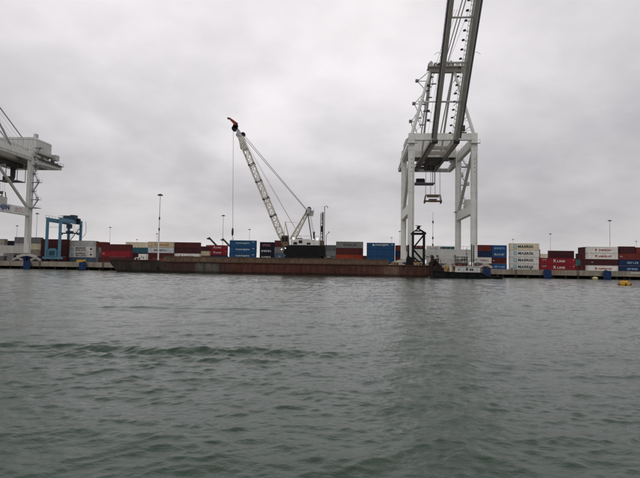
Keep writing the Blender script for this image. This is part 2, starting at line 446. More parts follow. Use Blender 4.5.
# ------------------------------------------------------------------ setting: water, quay, yard
def water():
    def axis(first, dx, far, g):
        a = [0.0]; x = 0.0
        while x < far:
            st = dx if x < first else max(dx, g*(x)); x += st; a.append(x)
        return np.array(a)
    hx = axis(6.0, .034, 650, .0058); xs = np.concatenate([-hx[:0:-1], hx])
    yy = [-60, -40, -25, -15, -10, -7, -5, -4, -3, -2.5, -2, -1.6, -1.2, -.9, -.6, -.3]
    y = 0.0
    while y < 203: yy.append(y); y += max(.027, .0038*y)
    ys = np.array(yy + [203.0])
    nx, ny = len(xs), len(ys)
    X, Y = np.meshgrid(xs.astype(np.float32), ys.astype(np.float32))
    dX = np.gradient(xs).astype(np.float32)[None, :]; dY = np.gradient(ys).astype(np.float32)[:, None]
    Z = np.zeros_like(X); DX = np.zeros_like(X); DY = np.zeros_like(X)
    rg = np.random.default_rng(11)
    n = 124
    rough = 1 + .9*np.exp(-((Y-(13.9+.04*X))/1.0)**2)/(1+np.exp((X+.5)/1.2))
    # slow patches of stronger and weaker chop
    gust = 1 + .28*np.sin(X*.11+Y*.07+1.0)*np.sin(Y*.16-X*.05+.4) + .2*np.sin(X*.33-Y*.21)
    for i in range(n):
        lam = .12*(5.0/.12)**((i+rg.random())/n)
        th = -math.pi/2 + .32 + rg.normal()*(.8 if lam < .35 else .55)
        k = 2*math.pi/lam; kx, ky = k*math.cos(th), k*math.sin(th)
        a = WAVE*lam/(2*math.pi)*(0.75 + .5*rg.random())
        a *= float(np.interp(lam, [.12, .2, .4, .7, 1.1, 1.8, 5.0], [1.1, 1.05, .80, .66, .62, .46, .34]))
        sp = np.maximum(abs(math.cos(th))*dX, abs(math.sin(th))*dY)
        att = np.clip((lam/(2.2*sp)-1)/1.2, 0, 1)
        ph = kx*X+ky*Y+rg.random()*6.283
        e1 = rg.random()*6.283; L1 = lam*(5+7*rg.random()); e2 = rg.random()*6.283
        g = 1 + .75*np.sin((X*math.cos(e1)+Y*math.sin(e1))*6.283/L1 + e2)
        if lam < 2: g = g*gust
        if lam < .9: g = g*rough
        s = np.sin(ph)*(a*att*g); c = np.cos(ph)*(a*att*g*.85)
        Z += s; DX += math.cos(th)*c; DY += math.sin(th)*c
    # a boat's wake: a long low crest rolling across in front, a weaker one farther out
    def ridge(y0, sl, A, w, xa, xb, f):
        d = Y - (y0 + sl*X + .12*np.sin(X*.55+f) + .06*np.sin(X*1.7+f*2))
        win = 1/(1+np.exp((X-xb)/.9)) * 1/(1+np.exp(-(X-xa)/2.0))
        mod = .92+.10*np.sin(X*.9+f*3)+.08*np.sin(X*2.9+1)+.07*np.sin(X*6.1+Y*1.3)
        return A*win*mod*(np.exp(-(d/w)**2) - .50*np.exp(-((d+1.9*w)/(1.3*w))**2) + .55*np.exp(-((d+3.5*w)/(1.0*w))**2) - .35*np.exp(-((d+5.2*w)/(1.2*w))**2) + .35*np.exp(-((d+6.9*w)/(1.0*w))**2) - .4*np.exp(-((d-1.9*w)/(1.4*w))**2))
    Z += ridge(14.3, .04, .098, .30, -60, -1.2, .3)
    Z += ridge(28.0, .05, .085, .38, -16, -3, 1.7)
    co = np.stack([X+DX, Y+DY, Z], -1).reshape(-1, 3)
    idx = np.arange(nx*ny, dtype=np.int32).reshape(ny, nx)
    q = np.stack([idx[:-1,:-1], idx[:-1,1:], idx[1:,1:], idx[1:,:-1]], -1).reshape(-1, 4)
    me = bpy.data.meshes.new('water')
    me.vertices.add(nx*ny); me.vertices.foreach_set('co', co.ravel().astype(np.float32))
    me.loops.add(q.size); me.loops.foreach_set('vertex_index', q.ravel())
    me.polygons.add(len(q)); me.polygons.foreach_set('loop_start', np.arange(0, q.size, 4, dtype=np.int32))
    me.polygons.foreach_set('loop_total', np.full(len(q), 4, dtype=np.int32))
    me.polygons.foreach_set('use_smooth', np.ones(len(q), dtype=bool))
    me.update(); me.validate()
    m, nt, b = nm('harbour_water'); L = nt.links.new
    tc = N(nt, 'ShaderNodeTexCoord')
    n1 = N(nt, 'ShaderNodeTexNoise', Scale=.5, Detail=3.0); L(tc.outputs['Object'], n1.inputs['Vector'])
    cr = N(nt, 'ShaderNodeValToRGB'); L(n1.outputs['Fac'], cr.inputs[0])
    cr.color_ramp.elements[0].color = (.020,.042,.027,1); cr.color_ramp.elements[1].color = (.029,.054,.035,1)
    L(cr.outputs[0], b.inputs['Base Color'])
    mp = N(nt, 'ShaderNodeMapping'); mp.inputs['Scale'].default_value = (1.0, 1.5, 1.0); mp.inputs['Rotation'].default_value = (0,0,.3); L(tc.outputs['Object'], mp.inputs['Vector'])
    r1 = N(nt, 'ShaderNodeTexNoise', Scale=4.0, Detail=6.0, Roughness=.62, Distortion=.5); L(mp.outputs[0], r1.inputs['Vector'])
    r2 = N(nt, 'ShaderNodeTexNoise', Scale=1.1, Detail=4.0, Roughness=.6); L(mp.outputs[0], r2.inputs['Vector'])
    b1 = N(nt, 'ShaderNodeBump', Strength=1.0, Distance=.014); L(r1.outputs['Fac'], b1.inputs['Height'])
    b2 = N(nt, 'ShaderNodeBump', Strength=1.0, Distance=.028); L(r2.outputs['Fac'], b2.inputs['Height']); L(b1.outputs[0], b2.inputs['Normal'])
    r3 = N(nt, 'ShaderNodeTexNoise', Scale=13.0, Detail=4.0, Roughness=.6, Distortion=.3); L(mp.outputs[0], r3.inputs['Vector'])
    b3 = N(nt, 'ShaderNodeBump', Strength=1.0, Distance=.008); L(r3.outputs['Fac'], b3.inputs['Height']); L(b2.outputs[0], b3.inputs['Normal'])
    L(b3.outputs[0], b.inputs['Normal']); b.inputs['Specular IOR Level'].default_value = .44; b.inputs['Specular Tint'].default_value = (.88, 1.0, .93, 1)
    b.inputs['Roughness'].default_value = .05; b.inputs['IOR'].default_value = 1.333
    me.materials.append(m)
    o = bpy.data.objects.new('water', me); COL.objects.link(o)
    tag(o, 'choppy grey green harbour water in front of the quay', None, None, 'structure')
WAVE = .0205
water()

def concrete(name, c, dark, scale=.25):
    m, nt, b = nm(name); L = nt.links.new
    tc = N(nt, 'ShaderNodeTexCoord')
    n1 = N(nt, 'ShaderNodeTexNoise', Scale=scale, Detail=8.0, Roughness=.7); L(tc.outputs['Object'], n1.inputs['Vector'])
    mp = N(nt, 'ShaderNodeMapping'); mp.inputs['Scale'].default_value = (1.1, 1.1, .12); L(tc.outputs['Object'], mp.inputs['Vector'])
    n2 = N(nt, 'ShaderNodeTexNoise', Scale=.9, Detail=6.0, Roughness=.7); L(mp.outputs[0], n2.inputs['Vector'])
    mu = N(nt, 'ShaderNodeMath', operation='MULTIPLY'); L(n1.outputs['Fac'], mu.inputs[0]); L(n2.outputs['Fac'], mu.inputs[1])
    cr = N(nt, 'ShaderNodeValToRGB'); L(mu.outputs[0], cr.inputs[0])
    e = cr.color_ramp.elements; e[0].position = .14; e[0].color = (*c, 1); e[1].position = .36; e[1].color = (*dark, 1)
    n3 = N(nt, 'ShaderNodeTexNoise', Scale=.11, Detail=3.0); L(tc.outputs['Object'], n3.inputs['Vector'])
    r3 = N(nt, 'ShaderNodeMapRange'); L(n3.outputs['Fac'], r3.inputs[0]); r3.inputs[1].default_value = .55; r3.inputs[2].default_value = .68; r3.inputs[4].default_value = .55
    mx = N(nt, 'ShaderNodeMix', data_type='RGBA'); L(r3.outputs[0], mx.inputs['Factor']); L(cr.outputs[0], mx.inputs['A']); mx.inputs['B'].default_value = (.20,.12,.06,1)
    L(mx.outputs['Result'], b.inputs['Base Color']); b.inputs['Roughness'].default_value = .85
    return m
M['quay'] = concrete('quay_concrete', (.34,.30,.235), (.17,.14,.105))
M['asphalt'] = concrete('yard_asphalt', (.07,.07,.07), (.045,.045,.045))
M['pile'] = concrete('pile_concrete', (.12,.11,.09), (.05,.045,.04))
M['rock'] = concrete('rock_slope', (.06,.055,.05), (.03,.028,.025))
QF = 192.0
q = MB()
q.box(-700, 700, QF, QF+1.3, 1.02, DECK)                 # fascia beam
q.box(-700, 700, QF+1.303, QF+42, 1.75, DECK-.002)       # deck slab
q.box(-700, 700, QF+.06, QF+.46, DECK+.001, DECK+.24)    # bull rail
qo = tag(q.build('quay', M['quay']), 'stained concrete quay wall with low kerb along the water', None, None, 'structure')
rs = MB(); rs.add([(-700, QF+2, -3), (700, QF+2, -3), (700, QF+22, 1.9), (-700, QF+22, 1.9)], [(0,1,2,3)])
tag(rs.build('bank', M['rock']), 'dark rock bank under the quay deck', None, None, 'structure')
for k in range(58):
    x = -132 + k*4.25
    p = MB().tube((x, QF+1.9, -3), (x, QF+1.9, 1.76), .35, n=10)
    p.build('pile', M['pile'], qo)
yd = MB(); yd.box(-1500, 1500, QF+42.003, 3500, DECK-1, DECK)
tag(yd.build('yard', M['asphalt']), 'dark asphalt container yard behind the quay', None, None, 'structure')
# crane rails on the deck
for nme, y in (('crane_rail', 197.0), ('crane_rail', 227.5)):
    r = MB(); r.box(-700, 700, y-.06, y+.06, DECK, DECK+.12)
    r.build(nme, M['dark_steel'], qo)

for u in (5, 52, 108, 512, 531, 566, 585, 628):
    x = ax(u, QF+1)
    m = MB(); m.lathe((x, QF+1.1, DECK+.002), [(.34,0),(.22,.1),(.2,.4),(.36,.5),(.34,.62),(.1,.66)], 12); m.build('bollard', M['dark_steel'], qo)
for u in (40, 103, 516, 578):
    x = ax(u, QF-.1); m = MB()
    for a in (-.25, .25): m.box(x+a-.04, x+a+.04, QF-.16, QF-.08, .2, 2.9)
    for k in range(9): m.box(x-.21, x+.21, QF-.14, QF-.1, .35+k*.28, .40+k*.28)
    m.build('ladder', M['rust'], qo)
# fenders
def fender(u, label):
    x = ax(u, QF-.8)
    t = thing('quay_fender', (x, QF, .1), label, 'fender', 'blue fenders on the quay face')
    p = MB(); p.prism([(x-1.3, .15), (x+1.3, .15), (x+1.3, 2.62), (x+1.1, 2.86), (x-1.1, 2.86), (x-1.3, 2.62)], 'y', QF-1.15, QF-.85)
    for a in (-.9, -.3, .3, .9): p.box(x+a-.05, x+a+.05, QF-1.2, QF-1.152, .3, 2.6)
    p.build('panel', M['fender_blue'], t)
    for z in (1.3, 2.3):
        c = MB(); c.tube((x, QF-.845, z), (x, QF-.005, z), .62, .85 if z > 2 else .5, n=14); c.build('rubber_cone', M['rubber'], t)
    for s in (-1, 1):
        c = MB(); c.tube((x+s*1.1, QF-.84, 2.5), (x+s*1.5, QF-.02, 1.5), .05, n=6); c.build('chain', M['dark_steel'], t)
fender(27.3, 'blue fender on the quay below the left white crane leg')
fender(83, 'blue fender on the quay right below the yellow box')
fender(486.5, 'blue fender on the quay beside the workboat stern')
fender(547.3, 'blue fender on the quay below the bright red container pair')
fender(607, 'blue fender on the quay below the front right white stack')
# yellow box on the kerb
x0, x1 = ax(76.8, QF+1), ax(84.6, QF+1)
t = thing('supply_box', ((x0+x1)/2, QF+1.2, DECK), 'yellow steel box on the quay edge above a blue fender', 'box')
b = MB(); b.prism([(x0, DECK+.25), (x1, DECK+.25), (x1, DECK+.8), (x1-.35, DECK+1.05), (x0+.35, DECK+1.05), (x0, DECK+.8)], 'y', QF+.6, QF+1.9); b.build('body', M['yellow'], t)
for xx in (x0+.2, x1-.5): MB().box(xx, xx+.3, QF+.7, QF+1.8, DECK+.002, DECK+.247).build('foot', M['dark_steel'], t)
MB().box(x0-.05, x1+.05, QF+.55, QF+1.95, DECK+.72, DECK+.78).build('lid_rim', M['dark_steel'], t)
# quay ladder sign plate far right
xs_ = ax(636, QF)
t = thing('quay_sign', (xs_, QF, 1.5), 'long white plate on the quay face near the right edge', 'sign')
MB().box(xs_-1.6, xs_+3, QF-.06, QF-.012, 2.05, 2.45).build('plate', M['ink_white'], t)
for a in (-1.2, 2.4): MB().box(xs_+a, xs_+a+.15, QF-.011, QF+.0, 1.9, 2.5).build('bracket', M['dark_steel'], t)

# ------------------------------------------------------------------ light masts
def mast(u, v, z, label, near=False):
    Y = yz(u, z); p = at(u, v, Y); x, top = p.x, p.z
    t = thing('light_mast', (x, Y, DECK), label, 'light mast', 'tall floodlight masts in the yard')
    m = MB(); m.tube((x, Y, DECK), (x, Y, top), .24, .11, 8); m.build('pole', M['galv'], t)
    MB().box(x-.8, x+.8, Y-.8, Y+.8, DECK+.001, DECK+.35).build('base', M['pile'], t)
    h = MB(); h.lathe((x, Y, top-.3), [(.2,0),(.75,.05),(.75,.18),(.2,.4)], 12); h.build('crown', M['galv_dark'], t)
    for k in range(8):
        a = 2*math.pi*k/8; c = Vector((x+.80*math.cos(a), Y+.80*math.sin(a), top-.40))
        l = MB(); l.bar(c, c+Vector((.32*math.cos(a), .32*math.sin(a), -.2)), .42, .3); l.build('floodlight', M['lamp_dark'], t)
    if near:
        s = MB(); s.tube((x, Y, DECK+.36), (x, Y, 14.2), .33, .29, 12); s.build('sleeve', M['mast_white'], t)
        for zz in (17.2, 21.8):
            b = MB(); b.tube((x, Y, zz-.55), (x, Y, zz+.55), .30, .30, 10); b.build('junction_box', M['lamp_dark'], t)
mast(160.3, 194, 228, 'nearest light mast with a white painted lower pole behind the barge', True)
mast(223.4, 215, 340, 'light mast left of the hanging crane hook line')
mast(37.3, 213, 348, 'light mast between left white crane and blue gantry crane')
mast(17.2, 225.4, 467, 'small light mast just left of the left white crane leg')
mast(110.3, 227, 480, 'small light mast behind the red stack near the barge bow')
mast(249.6, 229, 475, 'small light mast between blue stack and crawler crane boom')
mast(137, 239.2, 640, 'tiny light mast behind the cream container near the barge bow')
mast(157, 233.4, 545, 'small light mast head close beside the white mast')
mast(391.6, 237.3, 600, 'tiny light mast above the big blue container')
mast(399.8, 231, 474, 'small light mast touching the tall crane left leg')
mast(513, 239, 600, 'tiny light mast above the star emblem stack')
mast(550.4, 233.5, 480, 'small light mast above the distant dark red stack')
mast(609.7, 220, 338, 'tall light mast above the front right white stack')
mast(636.2, 241, 600, 'tiny light mast above the stack at the right edge')
mast(-60, 222, 345, 'light mast left of the left white crane')
mast(700, 222, 340, 'light mast beyond the right edge stack')
# slim antenna below the spreader
Y = yz(433, 262); p = at(433, 212, Y); x = p.x
t = thing('antenna_mast', (x, Y, DECK), 'slim antenna mast seen below the hanging spreader', 'antenna')
MB().tube((x, Y, DECK), (x, Y, p.z), .2, .09, 8).build('pole', M['pale_rope'], t)
for v in (222, 238, 245): 
    z = at(433, v, Y).z; MB().box(x-.3, x+.3, Y-.3, Y+.3, z-.6, z+.6).build('antenna_panel', M['lamp_dark'], t)

# ------------------------------------------------------------------ quay cranes
def quay_crane():
    YW, YL, YB = 197.0, 227.5, 250.0
    xl, xr = at(411, 200, YW).x, at(474, 195, YW).x
    xc = (xl+xr)/2; hw = (xr-xl)/2
    t = thing('quay_crane', (xc, (YW+YL)/2, DECK), 'tall white quay crane with raised boom towering over the workboat', 'quay crane', 'white quay cranes')
    cw, cg, gg = M['crane_white'], M['crane_grey'], M['girder_grey']
    SB, ST_, LB, LT, UB, UT = 6.3, 9.6, 22.6, 26.0, 48.9, 51.4
    for x in (xl, xr):
        for y in (YW, YL):
            m = MB(); m.box(x-1.08, x+1.08, y-.85, y+.85, SB+.1, UT)
            m.box(x-1.14, x+1.14, y-.91, y+.91, 45.2, 45.6); m.box(x-1.14, x+1.14, y-.91, y+.91, 30.0, 30.35)
            for zz in (14.0, 20.5, 36.0, 41.0): m.box(x-1.095, x+1.095, y-.865, y+.865, zz, zz+.09)
            lg = m.build('leg', cw, t)
            k = MB(); k.box(x+.5, x+.62, y-.93, y-.87, 10.5, 44); k.box(x+.72, x+.79, y-.92, y-.87, 10.5, 44)
            for zz in range(12, 44, 4): k.box(x+.45, x+.85, y-.94, y-.868, zz, zz+.12)
            k.build('conduit', cg, lg)
            if y == YW:
                k = MB()
                for j in range(4): k.box(x-.12, x+.12, y-.90, y-.855, 37.2+j*1.5, 37.55+j*1.5)
                k.build('hatch', M['dark_steel'], lg)
                k = MB(); k.box(x-1.9, x+1.9, y-1.6, y-.86, 47.55, 47.75)
                for a in (-1.85, 0, 1.85): k.tube((x+a, y-1.55, 47.75), (x+a, y-1.55, 48.8), .05, n=5)
                k.tube((x-1.85, y-1.55, 48.8), (x+1.85, y-1.55, 48.8), .05, n=5)
                k.build('platform', cg, lg)
    for y in (YW, YL):
        MB().box(xl+1.082, xr-1.082, y-.7, y+.7, SB, ST_).build('sill_beam', cg, t)
        MB().box(xl+1.083, xr-1.083, y-.75, y+.75, UB, UT-.05).build('cross_beam', cw if y == YW else cg, t)
    for x in (xl, xr):
        MB().box(x-.85, x+.85, YW+.855, YL-.855, LB, LT).build('portal_beam', cw, t)
        m = MB(); m.box(x-.75, x+.75, YW+.857, YL-.857, 47.0, 50.3)
        m.prism([(YL+.855, 46.4), (YL+.855, 50.3), (YB, 48.6), (YB, 46.8)], 'x', x-.7, x+.7)
        m.build('side_beam', cw, t)
        m = MB(); m.tube((x, YW+.6, 46.8), (x, YL-.9, LT-.2), .62, n=12); m.smooth = False; m.build('brace', cg, t)
    MB().box(xl-.7, xr+.7, YB+.003, YB+1.0, 46.9, 48.5).build('tail_beam', cg, t)
    # bogies under each corner
    for x in (xl, xr):
        for y in (YW, YL):
            m = MB()
            m.prism([(x-4.6, 4.7), (x-4.3, 5.3), (x-1.0, 6.28), (x+1.0, 6.28), (x+4.3, 5.3), (x+4.6, 4.7), (x+3.6, 4.5), (x+.9, 5.2), (x-.9, 5.2), (x-3.6, 4.5)], 'y', y-.5, y+.5)
            eq = m.build('equalizer', cg, t)
            for sx in (-1, 1):
                c = x+sx*4.1
                m = MB(); m.prism([(c-2.4, 3.2), (c-2.2, 3.9), (c-.6, 4.66), (c+.6, 4.66), (c+2.2, 3.9), (c+2.4, 3.2), (c+1.7, 3.1), (c+.6, 3.75), (c-.6, 3.75), (c-1.7, 3.1)], 'y', y-.45, y+.45)
                bg = m.build('bogie', gg, t)
                for a in (-2.0, -.75, .75, 2.0):
                    w = MB(); w.tube((c+a, y-.28, 3.06), (c+a, y+.28, 3.06), .34, n=12); w.build('wheel', M['dark_steel'], bg)
    # fixed girders
    for s in (-1, 1):
        m = MB(); g = xc+s*3.75; m.box(g-.7, g+.7, 190.6, YB-.02, 46.75, 48.88); m.build('girder', gg, t)
        m = MB()
        y0 = 192
        while y0 < 248:
            m.box(g+s*.9-.5, g+s*.9+.5, y0, y0+2.9, 46.9, 46.98); m.tube((g+s*1.35, y0, 46.98), (g+s*1.35, y0, 48.1), .045, n=5)
            y0 += 3
        m.tube((g+s*1.35, 192, 48.1), (g+s*1.35, 248, 48.1), .045, n=5); m.build('walkway', M['galv_dark'], t)
    for y in (205, 214, 238, 246): MB().box(xc-3.04, xc+3.04, y-.4, y+.4, 47.3, 48.5).build('girder_tie', gg, t)
    # machinery house on top, behind the landside legs
    hx0, hx1, hy0, hy1, hz0, hz1 = xl+1.0, xr-.4, 231.0, 243.5, 51.6, 58.2
    m = MB(); m.box(hx0, hx1, hy0, hy1, hz0, hz1-.9)
    m.prism([(hx0-.15, hz1-.9+.002), (hx1+.15, hz1-.9+.002), (hx1-.9, hz1), (hx0+.9, hz1)], 'y', hy0-.15, hy1+.15)
    ho = m.build('machinery_house', M['house_grey'], t)
    m = MB()
    for k in range(9):
        a = hx0+1.2+k*2.3; m.box(a-.06, a+.06, hy0-.05, hy0-.002, hz0+.2, hz1-1.1)
    for k in range(5):
        a = hy0+1.2+k*2.4; m.box(hx1+.002, hx1+.05, a-.06, a+.06, hz0+.2, hz1-1.1)
    m.build('cladding_rib', cg, ho)
    m = MB(); m.box(hx0-1.2, hx1+1.2, hy0-1.3, hy1+1.5, hz0-.5, hz0-.003); m.box(hx0+1, hx1-1, hy0, hy1, hz0-1.2, hz0-.503)
    m.build('house_floor', M['girder_grey'], t)
    m = MB()
    for a, c in (((hx0-1.1, hy0-1.2), (hx1+1.1, hy0-1.2)), ((hx1+1.1, hy0-1.2), (hx1+1.1, hy1+1.4))):
        for zz in (hz0+.55, hz0+1.1): m.tube((*a, zz), (*c, zz), .05, n=5)
        for k in range(10):
            f = k/9; px_, py_ = a[0]+(c[0]-a[0])*f, a[1]+(c[1]-a[1])*f
            m.tube((px_, py_, hz0), (px_, py_, hz0+1.1), .045, n=5)
    m.build('handrail', cg, t)
    MB().box(hx1-2.6, hx1-1.4, hy0+2.2, hy0+4.0, hz1+.002, hz1+2.1).build('vent_tower', cg, ho)
    m = MB(); m.box(xr-.6, xr+1.9, 243.5, 246.5, 50.35, 52.8); m.build('equipment_shed', cg, t)
    m = MB(); m.box(xr+.702, xr+2.2, YL+1.2, YB+.5, 48.3, 48.42)
    for k in range(9):
        y = YL+1.4+k*2.6; m.tube((xr+2.15, y, 48.4), (xr+2.15, y, 49.6), .05, n=5)
    m.tube((xr+2.15, YL+1.4, 49.6), (xr+2.15, YB+.4, 49.6), .05, n=5); m.tube((xr+2.15, YL+1.4, 49.0), (xr+2.15, YB+.4, 49.0), .05, n=5)
    m.build('tail_walkway', M['galv_dark'], t)
    m = MB()
    for a, y, w, h in ((xl+3, 229.6, 2.4, 1.6), (xl+8, 229.4, 1.8, 2.2), (xr-7, 229.5, 2.8, 1.8), (xr-3.2, 229.4, 1.6, 2.4)):
        m.box(a, a+w, y-.8, y+.8, 50.9-h, 50.9)
    m.box(xl+2, xr-2, 228.9, 229.9, 50.902, 51.06)
    m.build('motor_deck', M['dark_steel'], t)
    # a frame
    AZ = 76.2
    for s in (-1, 1):
        m = MB(); m.tube((xc+s*(hw-.2), YW, UT), (xc+s*4.0, YW+2, AZ), .62, .5, 12); m.build('frame_post', cw, t)
        m = MB(); m.tube((xc+s*4.0, YW+2.4, AZ-1), (xc+s*3.9, YL+1.0, 48.9), .42, n=10); m.build('back_stay', cg, t)
        m = MB(); m.tube((xc+s*4.1, YW+2.6, AZ-.5), (xc+s*3.9, YB-2, 49.0), .26, n=8); m.build('tail_stay', cg, t)
    m = MB(); m.box(xc-4.6, xc+7.9, YW+1.0, YW+2.9, AZ-1.7, AZ-.2); ap = m.build('apex_beam', gg, t)
    m = MB(); m.box(xc-5.4, xc+8.2, YW-.5, YW+4.4, AZ-.19, AZ-.06)
    for k in range(10):
        a = xc-5.3+k*1.49; m.tube((a, YW-.4, AZ-.06), (a, YW-.4, AZ+1.05), .05, n=5)
    m.tube((xc-5.3, YW-.4, AZ+1.05), (xc+8.1, YW-.4, AZ+1.05), .05, n=5); m.build('apex_platform', cg, ap)
    for a in (-4.6, -2.6, -1.2, 1.6, 3.4, 5.4):
        m = MB(); m.tube((xc+a, YW+.4, AZ+.75), (xc+a, YW+2.4, AZ+.75), .72, n=16); m.build('sheave', M['dark_steel'], ap)
    MB().tube((xc-8.7, YW+1.4, 63.5), (xc+8.7, YW+1.4, 63.5), .0001+.30, n=8).build('frame_tie', cw, t)
    # landings and brackets on the left post, seen against the sky
    P = lambda f, dx=0: Vector((xc-(hw-.2)+(hw-4.2)*f+dx, YW+2*f, UT+(AZ-UT)*f))
    for f, dx in ((.80, -3.6), (.45, -2.3), (.18, -1.6)):
        a = P(f, dx)
        m = MB(); m.tube(a, P(min(1, f+.17)), .16, n=6); m.tube(a, P(f), .16, n=6); m.tube(a, P(f-.13), .16, n=6)
        br = m.build('bracket', cg, t)
        k = MB(); k.box(a.x-.75, a.x+.35, a.y-.6, a.y+.6, a.z-.35, a.z+.55); k.build('floodlight', M['galv_dark'], br)
    m = MB()
    for k in range(9):
        f0, f1 = .04+k*.105, .04+(k+1)*.105
        off0, off1 = (1.0, 2.6) if k % 2 == 0 else (2.6, 1.0)
        a, b_ = P(f0, off0), P(f1, off1); a.y += 1.2; b_.y += 1.2
        m.bar(a, b_, .8, .12); m.bar(a+Vector((0,0,1)), b_+Vector((0,0,1)), .06)
        m.box(b_.x-.9, b_.x+.9, b_.y-.6, b_.y+.6, b_.z-.08, b_.z)
    m.build('stair', M['galv_dark'], t)
    # rungs between the frame posts and the stays, housings on the apex
    for s in (-1, 1):
        m = MB()
        for k in range(6):
            f = .12+.145*k; a = Vector((xc+s*((hw-.2)+(4.2-hw)*f), YW+2*f, UT+(AZ-UT)*f))
            b_ = Vector((xc+s*3.95, YL+1.0+(YW+2.4-YL-1.0)*f, 48.9+(AZ-1-48.9)*f))
            m.tube(a, a+(b_-a)*.55, .13, n=6); m.tube(a+Vector((0,0,-1.6)), a+(b_-a)*.3+Vector((0,0,.4)), .08, n=5)
        m.build('rung', cg, t)
    for a, w, h, mt in ((-5.0, 1.3, 1.9, cg), (-3.1, .9, 1.3, gg), (.3, 1.5, 1.7, cg), (2.3, 1.0, 2.1, gg), (4.4, 1.3, 1.4, cg), (6.4, .9, 1.8, gg)):
        m = MB(); m.prism([(xc+a, AZ-.05), (xc+a+w, AZ-.05), (xc+a+w, AZ+h*.7), (xc+a+w*.6, AZ+h), (xc+a+w*.2, AZ+h*.9), (xc+a, AZ+h*.6)], 'y', YW-.35, YW+.35); m.build('sheave_housing', mt, ap)
    for z_, y_ in ((56.0, 0.35), (59.5, .5), (69.0, .8)):
        m = MB(); m.box(xc-5.6, xc-4.6, YW+y_, YW+y_+.6, z_, z_+.8); m.bar((xc-4.7, YW+y_+.3, z_+.3), (xc-4.0, YW+y_+.3, z_-.4), .15); m.build('floodlight', M['lamp_dark'], t)
    # pipes, boxes and rails along the outer face of the right side beam and under the house
    rr = random.Random(21)
    for k in range(9):
        y = 228.5+k*2.1; w, h = rr.uniform(.7, 1.6), rr.uniform(.6, 1.7)
        MB().box(xr+.72, xr+.72+rr.uniform(.5,1.1), y, y+w, 48.43, 48.43+h).build('machinery_box', (cg, gg, M['dark_steel'], M['galv_dark'])[k % 4], t)
    for k in range(5):
        y = 229.5+k*3.0; x_ = hx0+2+k*3.1
        MB().box(x_, x_+rr.uniform(1,2.2), y, y+1.4, hz0-2.1-rr.uniform(0,.5), hz0-1.205).build('machinery_box', (M['dark_steel'], gg, M['brown_steel'])[k % 3], t)
    for x in (xl, xr):
        sx_ = 1 if x == xr else -1
        m = MB()
        for k in range(15):
            y = YW+1.2+k*2.0; m.tube((x+sx_*.65, y, 50.3), (x+sx_*.65, y, 51.4), .05, n=5)
        for zz in (50.85, 51.4): m.tube((x+sx_*.65, YW+1.2, zz), (x+sx_*.65, YL-1, zz), .05, n=5)
        m.build('handrail', M['galv_dark'], t)
        m = MB()
        for zz in (47.6, 48.1): m.tube((x+sx_*.83, YW+1, zz), (x+sx_*.83, YB-.5, zz), .09, n=6)
        for k in range(9): m.box(min(x+sx_*.755, x+sx_*.93), max(x+sx_*.755, x+sx_*.93), YW+2+k*5.6, YW+2.5+k*5.6, 47.3, 48.4)
        m.build('pipe_run', cg, t)
    # stairs down the right landside leg
    m = MB(); z = 26.2; k = 0
    while z < 49:
        xa, xb = (xr+1.3, xr+3.6) if k % 2 == 0 else (xr+3.6, xr+1.3)
        y = YL+.5
        m.bar((xa, y, z), (xb, y, z+3.6), .8, .14); m.bar((xa, y-.4, z+1), (xb, y-.4, z+4.6), .06); m.bar((xa, y+.4, z+1), (xb, y+.4, z+4.6), .06)
        m.box(min(xr+1.1, xb-.5), max(xr+1.11, xb+.9), y-1.1, y+1.1, z+3.55, z+3.72)
        for yy in (y-1.05, y+1.05):
            m.bar((xr+1.1, yy, z+4.7), (xb+.9, yy, z+4.7), .07); m.tube((xb+.85, yy, z+3.7), (xb+.85, yy, z+4.7), .05, n=5)
        m.box(xb-.4 if xb > xr+2 else xr+1.15, xb+.85 if xb > xr+2 else xb+.5, y-1.12, y-1.08, z+3.75, z+4.75)
        z += 3.8; k += 1
    m.box(xr-1.6, xr+4.4, YL-2.0, YL+2.0, 26.05, 26.25)
    for yy in (YL-1.95, YL+1.95): m.bar((xr+1.1, yy, 27.3), (xr+4.3, yy, 27.3), .07)
    m.build('stair', M['galv'], t)
    # electrical cabin on the right portal beam, lamps
    MB().box(xr-1.0, xr+1.0, YW+8, YW+14, LT+.002, LT+2.6).build('electric_cabin', cg, t)
    m = MB(); m.box(xr-6.4, xr-2.6, YW-.2, YW+1.0, UT+.3, UT+.5); m.box(xr-6.0, xr-3.2, YW-.1, YW+.9, UT+1.0, UT+3.0); m.build('control_cabinet', M['dark_steel'], t)
    # raised boom
    A = R(45.0); hy, hz = 190.4, 47.6; LEN = 60
    d = Vector((0, -math.cos(A), math.sin(A))); up = Vector((0, math.sin(A), math.cos(A)))
    H0 = Vector((xc, hy, hz))
    def B(f, dx, h=0): return H0 + d*f + up*h + Vector((dx, 0, 0))
    for s in (-1, 1):
        m = MB(); m.bar(B(0, s*3.75), B(LEN, s*3.75), 1.12, 2.0, up)
        bo = m.build('boom_girder', gg, t)
        m = MB(); m.tube(B(-.4, s*3.75-.95, -.6), B(-.4, s*3.75+.95, -.6), .75, n=14); m.build('hinge', M['dark_steel'], bo)
        m = MB(); m.bar(B(1, s*4.75, -.7), B(LEN-1, s*4.75, -.7), .7, .08, up)
        for k in range(20):
            m.tube(B(1+k*3, s*5.05, -.66), B(1+k*3, s*5.05, .45), .045, n=5)
        m.tube(B(1, s*5.05, .45), B(LEN-2, s*5.05, .45), .045, n=5); m.build('walkway', M['galv_dark'], bo)
    bo_r = bo
    for f in (14.5, 28, 42, 59): MB().bar(B(f, -3.18), B(f, 3.18), .42, .6, up).build('boom_tie', cg, t)
    # cable tray, ladder and flood lights on the inner side of the right girder
    m = MB(); m.bar(B(1, 2.55, -.3), B(LEN-1, 2.55, -.3), .22, .2, up); m.bar(B(1, 2.9, .3), B(LEN-1, 2.9, .3), .22, .2, up)
